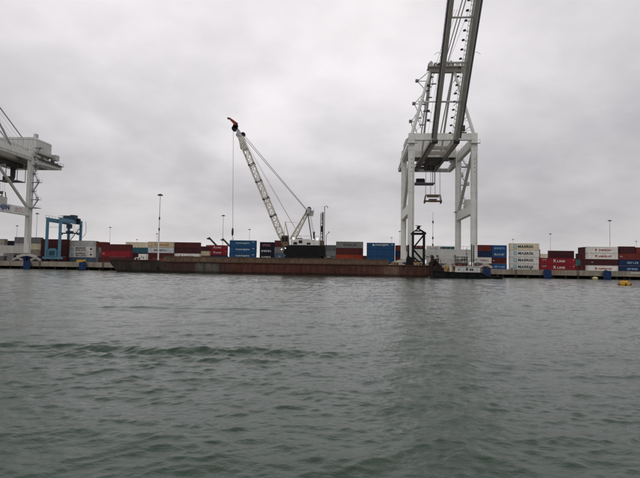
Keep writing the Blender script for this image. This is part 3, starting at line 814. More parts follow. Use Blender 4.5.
    for k in range(38):
        m.bar(B(2+k*1.5, 2.25, .0), B(2+k*1.5, 2.25, .95), .09); m.bar(B(2+k*1.5, 1.9, -.2), B(2+k*1.5, 3.07, -.2), .12)
    m.bar(B(1, 2.2, .95), B(LEN-1, 2.2, .95), .09); m.build('cable_tray', cw, bo_r)
    for k in range(19):
        f = 2.2+k*2.95
        m = MB(); m.bar(B(f, 2.3, -.1), B(f+.5, 1.25, .2), .1); m.bar(B(f+.5, .85, -.15), B(f+.5, 1.5, .1), .62, .5); m.build('floodlight', M['lamp_dark'], bo_r)
    for s in (-1, 1):
        m = MB(); c = B(31, s*5.1, .3); m.bar(c, c+Vector((s*1.0, 0, .25)), .1); m.bar(c+Vector((s*1.0, 0, .25)), c+Vector((s*2.0, 0, -.6)), .1); m.build('lamp_arm', cg, bo_r)
    # forestay links and hoist ropes
    for a in (-.5, .5):
        m = MB(); m.bar((xc+a+.9, YW+1.2, AZ+.3), B(50, a+.6, 1.4), .28, .35); m.build('fore_stay', M['pale_rope'], t)
    m = MB(); m.bar(B(50, -3.0, 1.2), B(50, 3.0, 1.2), .4); m.build('stay_beam', cg, t)
    for a in (-2.4, -1.6, 1.9): MB().tube((xc+a, YW+1.2, AZ+1.2), B(44, a, 1.1), .05, n=4).build('boom_rope', M['rope'], t)
    for a in (-2.6, -1.0, 1.0): MB().tube((xc+a, YW+2.0, AZ+1.4), (xc+a, 236, 57), .05, n=4).build('boom_rope', M['rope'], t)
    # trolley, cab, spreader
    m = MB(); m.box(xc-3.0, xc+3.0, 216, 217, 45.6, 46.7); m.box(xc-3.0, xc+3.0, 227, 228, 45.6, 46.7)
    for s in (-1, 1): m.box(xc+s*2.7-.3, xc+s*2.7+.3, 217.003, 226.997, 45.5, 46.73)
    for y in (219.5, 222, 224.5): m.box(xc-2.39, xc+2.39, y-.3, y+.3, 45.7, 46.5)
    m.box(xc-2.0, xc+2.2, 230, 236, 44.9, 46.7); tr = m.build('trolley', M['dark_steel'], t)
    m = MB()
    for a in (-7.2, 2.1):
        for y in (232, 238): m.tube((xc+a, y, 38.9), (xc+a, y, 46.8), .16, n=6)
    for y in (232, 238): m.bar((xc-7.2, y, 38.9), (xc+2.1, y, 38.9), .35); m.bar((xc-7.2, y, 46.7), (xc+2.1, y, 46.7), .3)
    for a in (-7.2, 2.1): m.bar((xc+a, 232, 38.9), (xc+a, 238, 38.9), .35)
    m.box(xc-7.0, xc+1.9, 232.2, 237.8, 38.75, 38.85); m.build('service_platform', M['galv_dark'], t)
    m = MB(); m.prism([(xc-5.4, 39.1), (xc-1.8, 39.1), (xc-1.8, 40.6), (xc-2.2, 41.0), (xc-5.4, 41.0)], 'y', 233, 236); cb = m.build('operator_cab', M['dark_steel'], t)
    MB().box(xc-5.1, xc-2.3, 232.93, 232.99, 39.8, 40.7).build('window', M['glass'], cb)
    m = MB(); m.prism([(xc-8.6, 46.7), (xc-6.9, 46.7), (xc-7.0, 42.5), (xc-8.4, 38.5)], 'y', 243, 244.6); m.build('cable_basket', M['dark_steel'], t)
    SY, SZ = 222.0, 31.2; sx0, sx1 = xc-3.25, xc+3.25
    m = MB()
    for y in (SY-1.05, SY+1.05): m.box(sx0, sx1, y-.2, y+.2, SZ-1.5, SZ-1.05)
    m.box(xc-1.6, xc+1.6, SY-.84, SY+.84, SZ-1.6, SZ-.4); m.box(xc-2.4, xc+2.4, SY-.6, SY+.6, SZ+.3, SZ+1.0)
    sp = m.build('spreader', M['brown_steel'], t)
    for x in (sx0, sx1):
        m = MB(); m.box(x-.25, x+.25, SY-1.3, SY+1.3, SZ-1.75, SZ-1.0)
        for y in (SY-1.2, SY+1.2):
            m.box(x-.2, x+.2, y-.14, y+.14, SZ-2.2, SZ-1.752); m.bar((x, y, SZ-1.0), (x-(x-xc)*.12, y, SZ+1.2), .28)
        m.build('end_beam', M['dark_steel'], sp)
    m = MB(); m.bar((sx0+.4, SY, SZ+1.25), (sx1-.4, SY, SZ+1.25), .35); m.build('head_block', M['brown_steel'], sp)
    for a in (-2.9, -.9, .9, 2.9):
        for y in (SY-.7, SY+.7): MB().tube((xc+a, y, SZ+1.0), (xc+a*.95, y, 45.6), .045, n=4).build('hoist_rope', M['rope'], t)
    # wheel guards, cable reel and ladder at the water side sill
    m = MB(); m.tube((xl+6, YW-1.3, 8.1), (xl+6, YW-.75, 8.1), 1.15, n=20); m.build('cable_reel', cg, t)
    for a, w, h in ((9, .8, .7), (15.2, .6, .8)):
        MB().box(xl+a, xl+a+w, YW-1.2, YW-.703, SB+.5, SB+.5+h).build('switch_box', M['galv_dark'], t)
    m = MB()
    for k in range(13): m.tube((xl+2+k*1.5, YW-.6, ST_), (xl+2+k*1.5, YW-.6, ST_+1.1), .05, n=5)
    m.tube((xl+1.2, YW-.6, ST_+1.1), (xr-1.2, YW-.6, ST_+1.1), .06, n=5); m.build('sill_handrail', cg, t)
    m = MB(); m.box(xr-6.5, xr-2.5, YW+.9, YW+3.2, 3.6, 6.2); m.build('drive_cabinet', cg, t)
    return t, xc, xl, xr
QC, qxc, qxl, qxr = quay_crane()
# the second crane, mostly out of the picture on the left
QC2 = copy_tree(QC)
tag(QC2, 'white quay crane cut off by the left edge with blue lettering on its beam', 'quay crane', 'white quay cranes')
dx = ax(26.6, 227.5) - qxr
QC2.location.x += dx
for ch in QC2.children:
    if ch.name.startswith('machinery_house'): pb = ch
# lettering on the right portal beam of the left crane (reads from the water side inland)
fx = qxr + .85 - QC.location.x
put_text(QC2, 'HANJIN', fx+.03, 201.4-QC.location.y, 23.1-DECK, 11.4, 2.5, M['ink_blue'], rz=math.pi/2, off=.055)
panel = MB(); panel.box(fx+.003, fx+.016, 200.5-QC.location.y, 214-QC.location.y, 22.8-DECK, 25.8-DECK)
po = bpy.data.objects.new('name_panel', panel.mesh('name_panel', M['ink_white'])); COL.objects.link(po); po.parent = QC2
rl = smudge(QC2, fx+.03, 216.6-QC.location.y, 23.5-DECK, 6.0, 1.6, 4, M['ink_red'], 9); rl.rotation_euler.z = math.pi/2

# ------------------------------------------------------------------ blue yard gantry crane
def yard_gantry():
    Y1 = yz(52, 238); Y2 = Y1+17.8
    xa, xb = ax(45.8, Y1), ax(58.8, Y1); xm = (xa+xb)/2
    top = at(52, 217.5, Y1).z
    t = thing('yard_gantry_crane', (xm, (Y1+Y2)/2, DECK), 'blue rubber tyred yard gantry crane straddling the white stack', 'gantry crane')
    rb, rd = M['rtg_blue'], M['rtg_dark']
    for y in (Y1, Y2):
        for x in (xa, xb): MB().box(x-.48, x+.48, y-.45, y+.45, DECK+2.5, top).build('leg', rb, t)
        MB().box(xa-1.4, xb+1.4, y-.55, y+.55, DECK+1.45, DECK+2.495).build('sill_beam', rb, t)
        for x in (xa-.2, xb+.2):
            bg = MB(); bg.prism([(x-1.7, DECK+.8), (x+1.7, DECK+.8), (x+.8, DECK+1.44), (x-.8, DECK+1.44)], 'y', y-.5, y+.5)
            bo = bg.build('bogie', M['red_paint'], t)
            for s in (-.95, .95):
                w = MB(); w.tube((x+s, y-.62, DECK+.75), (x+s, y+.62, DECK+.75), .74, n=16); w.build('tyre', M['rubber'], bo)
    for x in (xa, xb):
        m = MB(); m.box(x-.5, x+.5, Y1+.453, Y2-.453, top-1.8, top-.1); m.build('girder', rb, t)
        m = MB()
        for k in range(8):
            y = Y1+k*(Y2-Y1)/7; m.tube((x-.9, y, top-.1), (x-.9, y, top+1.0), .05, n=5)
        m.tube((x-.9, Y1, top+1.0), (x-.9, Y2, top+1.0), .05, n=5); m.box(x-1.3, x-.55, Y1, Y2, top-.25, top-.12); m.build('walkway', M['galv_dark'], t)
    MB().tube((xa, Y1, top-4.2), (xb, Y1, top-4.2), .10, n=6).build('tie_bar', M['pale_rope'], t)
    # power unit between the near legs
    m = MB(); m.box(xa+.9, xb-.9, Y1-.75, Y1+.75, DECK+2.6, DECK+5.6); m.box(xa+1.5, xb-1.8, Y1-.5, Y1+.5, DECK+5.602, DECK+6.1); m.build('power_unit', rb, t)
    m = MB(); m.box(xa+1.6, xb-1.6, Y1-.8, Y1-.752, DECK+3.0, DECK+5.0); m.build('vent', rd, t)
    # trolley over the far end of the span
    ty = Y2-4.5
    m = MB(); m.box(xa-.6, xb+.8, ty-2.4, ty+2.4, top+.05, top+.9); m.box(xa+.4, xa+2.6, ty-1.6, ty+1.6, top+.902, top+2.0)
    m.box(xb-2.4, xb-.2, ty-1.4, ty+1.6, top+.902, top+2.3)
    for k in range(8): m.tube((xa-.5+k*.95, ty-2.3, top+.9), (xa-.5+k*.95, ty-2.3, top+1.9), .05, n=5)
    m.tube((xa-.5, ty-2.3, top+1.9), (xb+.7, ty-2.3, top+1.9), .05, n=5)
    m.build('trolley', rd, t)
    m = MB(); m.box(xb-2.6, xb-.9, ty-3.6, ty-1.6, top-4.0, top-2.0); cb = m.build('operator_cab', M['rtg_dark'], t)
    m = MB(); m.box(xb+.8, xb+1.7, ty-1.0, ty+.8, top-1.7, top+.6); m.build('control_house', M['black_steel'], t)
    # spreader with ropes
    z = top-6.3
    m = MB()
    m.box(xm-6.0+2, xm+6.0-2, ty-.9, ty+.9, z, z+.45); m.box(xm-4.4, xm-3.9, ty-1.2, ty+1.2, z-.5, z+.6); m.box(xm+3.9, xm+4.4, ty-1.2, ty+1.2, z-.5, z+.6); m.box(xm-1.4, xm+1.4, ty-.8, ty+.8, z+.452, z+1.3)
    m.build('spreader', rd, t)
    for a in (-2.2, 2.2):
        for b_ in (-.6, .6): MB().tube((xm+a, ty+b_, z+.4), (xm+a*.9, ty+b_, top), .05, n=4).build('hoist_rope', M['rope'], t)
    m = MB(); m.bar((xa+1.2, Y2-.9, DECK+10.2), (xb-.3, Y2-.9, DECK+16.0), .5, .2); m.bar((xa+1.2, Y2-1.2, DECK+11.2), (xb-.3, Y2-1.2, DECK+17.0), .09); m.build('stair', M['galv_dark'], t)
    m = MB(); pts = [(xb+2.1, top-.2), (xb+2.5, top-2.5), (xb+2.5, top-5), (xb+2.1, top-6.4), (xb+.9, top-7.6)]
    for a, b_ in zip(pts, pts[1:]): m.tube((a[0], Y2, a[1]), (b_[0], Y2, b_[1]), .10, n=6)
    m.build('cable', M['rope'], t)
yard_gantry()

# white box lorry by the barge bow
Y = yz(140, 215); xa, xb = ax(136, Y), ax(145.6, Y); 
t = thing('box_lorry', ((xa+xb)/2, Y, DECK), 'small white box lorry parked on the quay behind the barge bow', 'lorry')
bb = MB(); bb.box(xa+.9, xb, Y, Y+2.4, DECK+1.0, DECK+3.9); bo = bb.build('cargo_box', M['c_white'], t)
MB().prism([(xa-.9, DECK+.55), (xa+.8, DECK+.55), (xa+.8, DECK+2.5), (xa-.35, DECK+2.5), (xa-.9, DECK+1.5)], 'y', Y+.1, Y+2.3).build('cab', M['cab_white'], t)
MB().box(xa-.2, xa+.5, Y+.06, Y+.097, DECK+1.5, DECK+2.2).build('window', M['glass'], t)
for a in (xa, xb-1.0):
    for y in (Y+.2, Y+2.0): MB().tube((a, y, DECK+.47), (a, y+.25, DECK+.47), .46, n=14).build('wheel', M['rubber'], t)
MB().box(xa-.3, xb-.1, Y+.3, Y+2.1, DECK+.6, DECK+.97).build('chassis', M['dark_steel'], t)
smudge(bo, xa+1.3-t.location.x, -.03, 2.0, 2.0, .8, 3, M['ink_dark'], 4)

# far mobile cranes / stackers with raised booms
def stacker(u0, v0, u1, v1, z, label):
    Y = yz(u0, z); a, b_ = at(u0, v0, Y), at(u1, v1, Y)
    t = thing('reach_stacker', (b_.x+3, Y, DECK), label, 'reach stacker', 'reach stackers behind the containers')
    d = (b_-a).normalized(); foot = b_ + d*((b_.z-DECK-3.2)/max(.2, -d.z))
    MB().bar(a, foot, .7, .9, w2=1.1, h2=1.3).build('boom', M['dark_steel'], t)
    MB().bar(a+Vector((0,-3,-.9)), a+Vector((0,3,-.9)), .9, .7).build('spreader', M['dark_steel'], t)
    x = foot.x
    MB().prism([(x-6, DECK+1.0), (x+2, DECK+1.0), (x+2, DECK+2.9), (x-1, DECK+3.2), (x-6, DECK+2.2)], 'y', Y-1.6, Y+1.6).build('chassis', M['yellow'], t)
    MB().box(x-4, x-2.2, Y-.8, Y+.8, DECK+2.4, DECK+4.2).build('cab', M['glass'], t)
    for a_ in (x-4.6, x+.6):
        for y in (Y-2.0, Y+1.4): MB().tube((a_, y, DECK+.85), (a_, y+.6, DECK+.85), .85, n=14).build('wheel', M['rubber'], t)
stacker(208.8, 237.4, 215, 244, 330, 'reach stacker with its dark boom above the bright red pair')
stacker(222.6, 238.6, 226.8, 243, 330, 'reach stacker with its short boom beside the tall blue stack')

# ------------------------------------------------------------------ barge
BF, BB = 162.0, 187.5
bx0, bx1 = ax(109.6, BF), ax(430.5, BF)
def hull_material():
    m, nt, b = nm('barge_hull_paint'); L = nt.links.new
    tc = N(nt, 'ShaderNodeTexCoord'); sp = N(nt, 'ShaderNodeSeparateXYZ'); L(tc.outputs['Object'], sp.inputs[0])
    n0 = N(nt, 'ShaderNodeTexNoise', Scale=.7, Detail=6.0, Roughness=.7); L(tc.outputs['Object'], n0.inputs['Vector'])
    ad = N(nt, 'ShaderNodeMath', operation='MULTIPLY_ADD'); L(n0.outputs['Fac'], ad.inputs[0]); ad.inputs[1].default_value = 3.0; L(sp.outputs['X'], ad.inputs[2])
    ln = bx1-bx0; mid = (bx0+bx1)/2
    mr = N(nt, 'ShaderNodeMapRange'); L(ad.outputs[0], mr.inputs[0]); mr.inputs[1].default_value = bx0-mid+1.5; mr.inputs[2].default_value = bx1-mid+1.5
    cr = N(nt, 'ShaderNodeValToRGB'); L(mr.outputs[0], cr.inputs[0]); el = cr.color_ramp.elements
    fr = lambda u: (ax(u, BF)-bx0)/ln
    stops = [(0, (.030,.024,.019)), (fr(160), (.034,.026,.020)), (fr(172), (.055,.028,.020)), (fr(194), (.060,.030,.021)), (fr(196.5), (.105,.095,.078)), (fr(217), (.100,.088,.072)),
             (fr(219), (.050,.034,.028)), (fr(232), (.085,.030,.021)), (fr(300), (.085,.028,.019)), (fr(340), (.070,.026,.019)), (fr(380), (.09,.036,.026)), (fr(388), (.13,.085,.065)), (fr(398), (.12,.07,.05)), (fr(403), (.085,.036,.026)), (1, (.075,.032,.022))]
    el[0].position = stops[0][0]; el[0].color = (*stops[0][1], 1); el[1].position = 1; el[1].color = (*stops[-1][1], 1)
    for p, c in stops[1:-1]:
        e = el.new(p); e.color = (*c, 1)
    mp = N(nt, 'ShaderNodeMapping'); mp.inputs['Scale'].default_value = (1.4, 1.4, .14); L(tc.outputs['Object'], mp.inputs['Vector'])
    n1 = N(nt, 'ShaderNodeTexNoise', Scale=.8, Detail=8.0, Roughness=.75); L(mp.outputs[0], n1.inputs['Vector'])
    r1 = N(nt, 'ShaderNodeMapRange'); L(n1.outputs['Fac'], r1.inputs[0]); r1.inputs[1].default_value = .3; r1.inputs[2].default_value = .7; r1.inputs[3].default_value = .5; r1.inputs[4].default_value = 1.5
    n2 = N(nt, 'ShaderNodeTexNoise', Scale=.35, Detail=8.0, Roughness=.7); L(tc.outputs['Object'], n2.inputs['Vector'])
    r2 = N(nt, 'ShaderNodeMapRange'); L(n2.outputs['Fac'], r2.inputs[0]); r2.inputs[1].default_value = .3; r2.inputs[2].default_value = .7; r2.inputs[3].default_value = .65; r2.inputs[4].default_value = 1.35
    mu = N(nt, 'ShaderNodeMath', operation='MULTIPLY'); L(r1.outputs[0], mu.inputs[0]); L(r2.outputs[0], mu.inputs[1])
    # weed and wet stain near the waterline
    ws = N(nt, 'ShaderNodeMath', operation='MULTIPLY_ADD'); L(n0.outputs['Fac'], ws.inputs[0]); ws.inputs[1].default_value = -1.0; L(sp.outputs['Z'], ws.inputs[2])
    wr = N(nt, 'ShaderNodeMapRange'); L(ws.outputs[0], wr.inputs[0]); wr.inputs[1].default_value = -.1; wr.inputs[2].default_value = .4; wr.inputs[3].default_value = .3; wr.inputs[4].default_value = 1.0
    m2 = N(nt, 'ShaderNodeMath', operation='MULTIPLY'); L(mu.outputs[0], m2.inputs[0]); L(wr.outputs[0], m2.inputs[1])
    sc = N(nt, 'ShaderNodeVectorMath', operation='SCALE'); L(cr.outputs[0], sc.inputs[0]); L(m2.outputs[0], sc.inputs['Scale'])
    L(sc.outputs[0], b.inputs['Base Color']); b.inputs['Roughness'].default_value = .75; b.inputs['Specular IOR Level'].default_value = .25
    dn = N(nt, 'ShaderNodeTexNoise', Scale=.55, Detail=3.0); L(tc.outputs['Object'], dn.inputs['Vector'])
    db = N(nt, 'ShaderNodeBump', Strength=1.0, Distance=.25); L(dn.outputs['Fac'], db.inputs['Height']); L(db.outputs[0], b.inputs['Normal'])
    return m
M['barge_hull'] = hull_material()
M['bin_wall'] = paint('bin_wall_paint', (.155,.105,.07), .75, .35, .4, .35, .5, 0, (.085,.04,.024))
M['barge_deck'] = paint('barge_deck_paint', (.12,.075,.05), .85, .35, .1, .4, .4)
HB = 3.35; HBOW = 3.75
t = thing('deck_barge', ((bx0+bx1)/2, (BF+BB)/2, 0), 'long low rusty deck barge moored along the quay', 'barge')
xs1 = ax(163, BF)
h = MB(); h.prism([(bx0, HBOW), (bx0+.15, 2.6), (bx0+2.6, -.2), (bx0+3.0, -1.4), (bx1-3, -1.4), (bx1-.6, .2), (bx1, 2.0), (bx1, HB+.1), (xs1+1, HB), (xs1-2, HBOW-.05)], 'y', BF, BB)
hu = h.build('hull', M['barge_hull'], t)
r = MB()
r.bar((bx0+.3, BF-.08, HBOW-.12), (xs1-2, BF-.08, HBOW-.17), .2, .3); r.bar((xs1+1, BF-.1, HB-.12), (bx1-.1, BF-.1, HB-.02), .22, .26)
k = bx0+5
while k < bx1-4:
    r.box(k-.09, k+.09, BF-.075, BF-.002, .5, 3.0); k += 4.88
r.build('rub_rail', M['rust'], hu)
dk = MB(); dk.box(xs1+2, bx1-.5, BF+.3, BB-.3, HB+.06, HB+.13); dk.build('deck_plating', M['barge_deck'], t)
wx0, wx1 = xs1, ax(388.5, BF)
WT = 4.85
for y in (BF+.35, BB-.6):
    w = MB(); w.box(wx0, wx1, y, y+.25, HB+.02 if y < 170 else HB+.02, WT); w.box(wx0-.1, wx1+.1, y-.12, y+.37, WT+.002, WT+.14)
    k = wx0+1.2
    while k < wx1-.5: w.box(k-.08, k+.08, y-.13, y-.002, HB+.1, WT-.002); k += 2.44
    w.build('bin_wall', M['bin_wall'], t)
for xx in (wx0, wx1-.25):
    MB().box(xx, xx+.25, BF+.603, BB-.603, HB+.135, WT).build('bin_wall', M['bin_wall'], t)
for u in (118, 128, 138, 150, 396, 421):
    x = ax(u, BF+.8); z = HBOW-.1 if u < 160 else HB+.02
    m = MB(); m.tube((x-.35, BF+.8, z), (x-.35, BF+.8, z+.6), .16, n=10); m.tube((x+.35, BF+.8, z), (x+.35, BF+.8, z+.6), .16, n=10); m.bar((x-.75, BF+.8, z+.45), (x+.75, BF+.8, z+.45), .16)
    m.build('bollard', M['rust'], t)
m = MB(); x = ax(158, BF)
MB().tube((x, BF-.12, 1.2), (x, BF+.05, 1.2), .45, n=14).build('scupper', M['black_steel'], hu)

# ------------------------------------------------------------------ crawler crane on the barge
CY = 173.0
D0 = HB+.14
p = lambda u, v, dy=0: at(u, v, CY+dy)
cx = p(306, 250).x
t = thing('crawler_crane', (cx, CY, D0), 'black and white lattice boom crawler crane standing on the barge', 'crawler crane')
def lattice(mb, a, b, wa, wb, bays, rc, rl, side=Vector((0,1,0))):
    d = (b-a).normalized(); s1 = side; s2 = d.cross(s1).normalized()
    def corner(f, i, j):
        w = (wa+(wb-wa)*f)/2; return a+(b-a)*f + s1*(w*i) + s2*(w*j)
    cs = [(-1,-1),(1,-1),(1,1),(-1,1)]
    for i, j in cs: mb.tube(corner(0,i,j), corner(1,i,j), rc, n=6)
    for k in range(bays):
        f0, f1 = k/bays, (k+1)/bays
        for q_ in range(4):
            c0, c1 = cs[q_], cs[(q_+1)%4]
            if k % 2: c0, c1 = c1, c0
            mb.tube(corner(f0,*c0), corner(f1,*c1), rl, n=5)
            mb.tube(corner(f0,*c0), corner(f0,*c1), rl, n=5)
foot, tip = p(286.3, 247), p(238.5, 133)
dv = (tip-foot)
m = MB()
q1, q2 = foot+dv*.12, foot+dv*.86
lattice(m, foot, q1, .9, 1.75, 3, .19, .105); lattice(m, q1, q2, 1.75, 1.7, 14, .19, .10); lattice(m, q2, tip, 1.7, .9, 3, .19, .105)
bm_ = m.build('boom', M['boom_cream'], t)
# boom splices and clamps, dark
m = MB()
for f in (.12, .27, .42, .57, .72, .86):
    c = foot+dv*f; d = dv.normalized(); m.bar(c-d*.18, c+d*.18, 1.95, 1.95, (0,1,0))
for f in (.27, .42, .57, .72):
    sp_ = MB(); c = foot+dv*f; d = dv.normalized(); s2 = d.cross(Vector((0,1,0))).normalized(); cs_ = [(-1,-1),(1,-1),(1,1),(-1,1)]
    cp = [c+Vector((0,.86*i,0))+s2*(.86*j) for i, j in cs_]
    for k in range(4): sp_.bar(cp[k]-d*.3, cp[k]+d*.3, .42); sp_.bar(cp[k], cp[(k+1)%4], .2)
    sp_.build('splice', M['dark_steel'], bm_)
# head plates, sheaves, red jib
hA, hB = p(246, 150), p(241.5, 137)
m = MB(); m.bar(hA, hB, 1.5, 1.25, (0,1,0)); m.build('head_plate', M['cab_white'], bm_)
m = MB(); a = p(237.5, 130); m.bar(p(241.5, 137), a, 1.0, 1.3, (0,1,0)); m.build('boom_head', M['galv'], bm_)
for u, v, r_ in ((239.2, 134.8, .95), (234.8, 128.5, .95), (243.2, 134.5, .7), (235.6, 126, .8)):
    c = p(u, v); m = MB(); m.tube(c-Vector((0,.5,0)), c+Vector((0,.5,0)), r_, n=16); m.build('sheave', M['black_steel'], bm_)
m = MB(); m.bar(p(240.3, 142), p(241.8, 149), .8, .6); m.build('winch', M['black_steel'], bm_)
m = MB(); m.bar(p(236.5, 124.5), p(229.6, 118.4), 1.15, 1.3, (0,1,0), .55, .6); m.bar(p(229.8, 118.6), p(228.2, 118.2), .55, .5); m.build('jib', M['red_paint'], bm_)
m = MB(); c = p(228.3, 118.3); m.tube(c-Vector((0,.2,0)), c+Vector((0,.2,0)), .38, n=12); m.build('sheave', M['galv'], bm_)
# hoist rope with hook block
hk = p(232.6, 231); tp = p(233.3, 129)
m = MB(); m.tube((tp.x, CY, tp.z), (hk.x+.05, CY, hk.z+1.0), .055, n=5); m.build('hoist_rope', M['rope'], t)
m = MB(); m.lathe((hk.x, CY, hk.z-1.6), [(.06,0),(.3,.3),(.36,1.2),(.3,2.2),(.08,2.7)], 10); hb = m.build('hook_block', M['dark_steel'], t)
m = MB()
hz_ = hk.z-1.6; pts = [(0,0),(0,-.5),(.28,-.75),(.3,-1.1),(0,-1.3),(-.28,-1.1)]
for a, b_ in zip(pts, pts[1:]): m.tube((hk.x+a[0], CY, hz_+a[1]), (hk.x+b_[0], CY, hz_+b_[1]), .09, n=6)
m.build('hook', M['dark_steel'], hb)
# gantry mast and stays
g0, g1 = p(292.3, 240), p(307.2, 212.5)
m = MB(); lattice(m, g0, g1, 1.5, .8, 6, .20, .11)
gm = m.build('gantry_mast', M['boom_cream'], t)
m = MB(); m.bar(p(306, 212.5), p(313.5, 213.6), 1.8, .35, (0,1,0)); m.bar(p(309.5, 208.5), p(307.5, 214.5), 1.0, 1.4, (0,1,0))
m.bar(p(313.6, 213.5), p(313.8, 208.6), .12); m.bar(p(311, 213), p(311, 210.5), .1); m.bar(p(311, 210.6), p(313.7, 210.6), .08); m.build('mast_head', M['galv'], gm)
for u, v in ((309.3, 208.8), (307.5, 212)):
    c = p(u, v); mm = MB(); mm.tube(c-Vector((0,.6,0)), c+Vector((0,.6,0)), .62, n=14); mm.build('sheave', M['dark_steel'], gm)
for dy in (-.8, .8):
    m = MB(); m.bar(p(307.8, 213.5, dy), p(311.6, 239.2, dy), .30, .30); m.build('back_leg', M['dark_steel'], t)
m = MB()
for dy in (-.5, .5):
    m.tube(p(307.5, 210.3, dy), p(243.2, 134.2, dy), .075, n=5)
    m.tube(p(308.2, 212.2, dy), p(243.0, 136.5, dy), .075, n=5)
m.build('pendant', M['rope'], t)
for dy, v0 in ((-.3, 136), (.3, 139)): MB().tube(p(302, 240, dy), p(242.5, v0, dy), .035, n=4).build('boom_rope', M['rope'], t)
for u, v, u1 in ((310, 212.5, 315.5), (309, 213, 314)): MB().tube(p(u, v), p(u1, 239), .05, n=4).build('boom_rope', M['rope'], t)
# small auxiliary mast in front of the gantry
m = MB(); m.bar(p(285.2, 222, 1), p(288.6, 237, 1), .35); m.bar(p(285, 221.8, 1), p(297.3, 222.6, 1), .10); m.bar(p(285.2, 222.6, 1), p(284.2, 235, 1), .1); m.build('auxiliary_mast', M['boom_cream'], t)
# body
Yn, Yf = CY-2.0, CY+2.0
pr = lambda pts, mb, y0, y1: mb.prism([(p(u, v).x, p(u, v).z) for u, v in pts], 'y', y0, y1)
m = MB(); pr([(291.3, 245.2), (291.3, 239.8), (292, 239.2), (319.6, 239.6), (319.6, 245.6)], m, Yn, Yf); hs = m.build('machine_house', M['cab_white'], t)
for a, b_ in (((294.2, 242.4), (297.8, 244.8)), ((299.4, 240.7), (302.8, 243.6)), ((307.4, 242.9), (311, 244.9))):
    x0, z1 = p(*a).x, p(*a).z; x1, z0 = p(*b_).x, p(*b_).z
    MB().box(x0, x1, Yn-.035, Yn-.003, z0, z1).build('window', M['glass'], hs)
m = MB(); a, b_ = p(292, 239.2), p(319.6, 239.6)
for k in range(12):
    c = a+(b_-a)*(k/11); m.tube((c.x, Yn+.1, c.z), (c.x, Yn+.1, c.z+1.0), .035, n=4)
m.tube((a.x, Yn+.1, a.z+1.0), (b_.x, Yn+.1, b_.z+1.0), .04, n=4); m.build('handrail', M['galv_dark'], hs)
m = MB(); x0, z0 = p(296.5, 239.3).x, p(296.5, 239.3).z; m.box(x0, x0+1.9, CY-1, CY+1, z0+.002, z0+.35); m.build('roof_hatch', M['dark_steel'], hs)
m = MB(); pr([(286.6, 246.5), (291.2, 245.35), (325.2, 245.8), (325.4, 255.5), (321, 256.8), (288, 256.6), (284.2, 253)], m, CY-2.6, CY+2.6); m.build('turntable_deck', M['black_steel'], t)
m = MB(); pr([(318.6, 246), (325.4, 246), (325.8, 256.5), (318.6, 256.5)], m, CY-2.9, CY+2.9); m.build('counterweight', M['black_steel'], t)
for s in (-1, 1):
    y = CY+s*2.9
    xa, xb = p(285.2, 255).x, p(322.8, 255).x; zc = D0+1.25; r_ = 1.2
    m = MB(); prof = [(xa+r_+r_*math.cos(a), zc+r_*math.sin(a)) for a in [math.pi/2+k*math.pi/8 for k in range(9)]] + [(xb-r_+r_*math.cos(a), zc+r_*math.sin(a)) for a in [-math.pi/2+k*math.pi/8 for k in range(9)]]
    m.prism(prof, 'y', y-.6, y+.6)
    k = xa+r_
    while k < xb-r_: m.box(k-.1, k+.1, y-.65, y+.65, zc+r_+.002, zc+r_+.07); k += .45
    tr = m.build('track', M['black_steel'], t)
    for k in range(8):
        x = xa+r_+(xb-xa-2*r_)*k/7; w = MB(); w.tube((x, y-.68, zc-.1), (x, y-.602, zc-.1), .5, n=12); w.build('roller', M['dark_steel'], tr)
m = MB(); m.tube((cx, CY, D0+1.4), (cx, CY, p(300, 254).z), 1.9, n=20); m.build('slew_ring', M['black_steel'], t)
# cab by the boom foot
m = MB(); pr([(281.8, 243), (281.6, 239), (283, 235.8), (289.2, 235.8), (290, 246), (284.5, 247)], m, CY-2.4, CY-.9); cb = m.build('cab', M['brown_steel'], t)
x0, x1, z0, z1 = p(282.6, 0).x, p(288.6, 0).x, p(0, 241).z, p(0, 237).z
MB().box(p(283, 238).x, p(285.4, 238).x, CY-2.44, CY-2.403, p(284, 242).z, p(284, 237).z).build('window', M['glass'], cb)
MB().box(p(286, 238).x, p(288.8, 238).x, CY-2.44, CY-2.403, p(287, 242).z, p(287, 237).z).build('window', M['glass'], cb)
for u, v, r_ in ((293.6, 238.5, .30), (317.3, 239.2, .30), (313.2, 239.4, .13), (281.6, 249.3, .18), (285.4, 248.2, .15)):
    c = p(u, v, -2.75); m = MB(); m.lathe((c.x, c.y, c.z-r_), [(r_*.4,0),(r_*.9,r_*.5),(r_,r_),(r_*.9,r_*1.5),(r_*.4,r_*2)], 10); lo = m.build('work_lamp', M['lit'], t)
    mm = MB(); mm.bar((c.x, c.y+r_, c.z), (c.x, c.y+.9, c.z-.3), .12); mm.build('bracket', M['dark_steel'], lo)
c = p(313.8, 236, 0); m = MB(); m.tube((c.x, CY+.8, p(313.8, 239.3).z), (c.x, CY+.8, p(313.8, 231.5).z), .28, n=8); m.build('exhaust', M['dark_steel'], t)

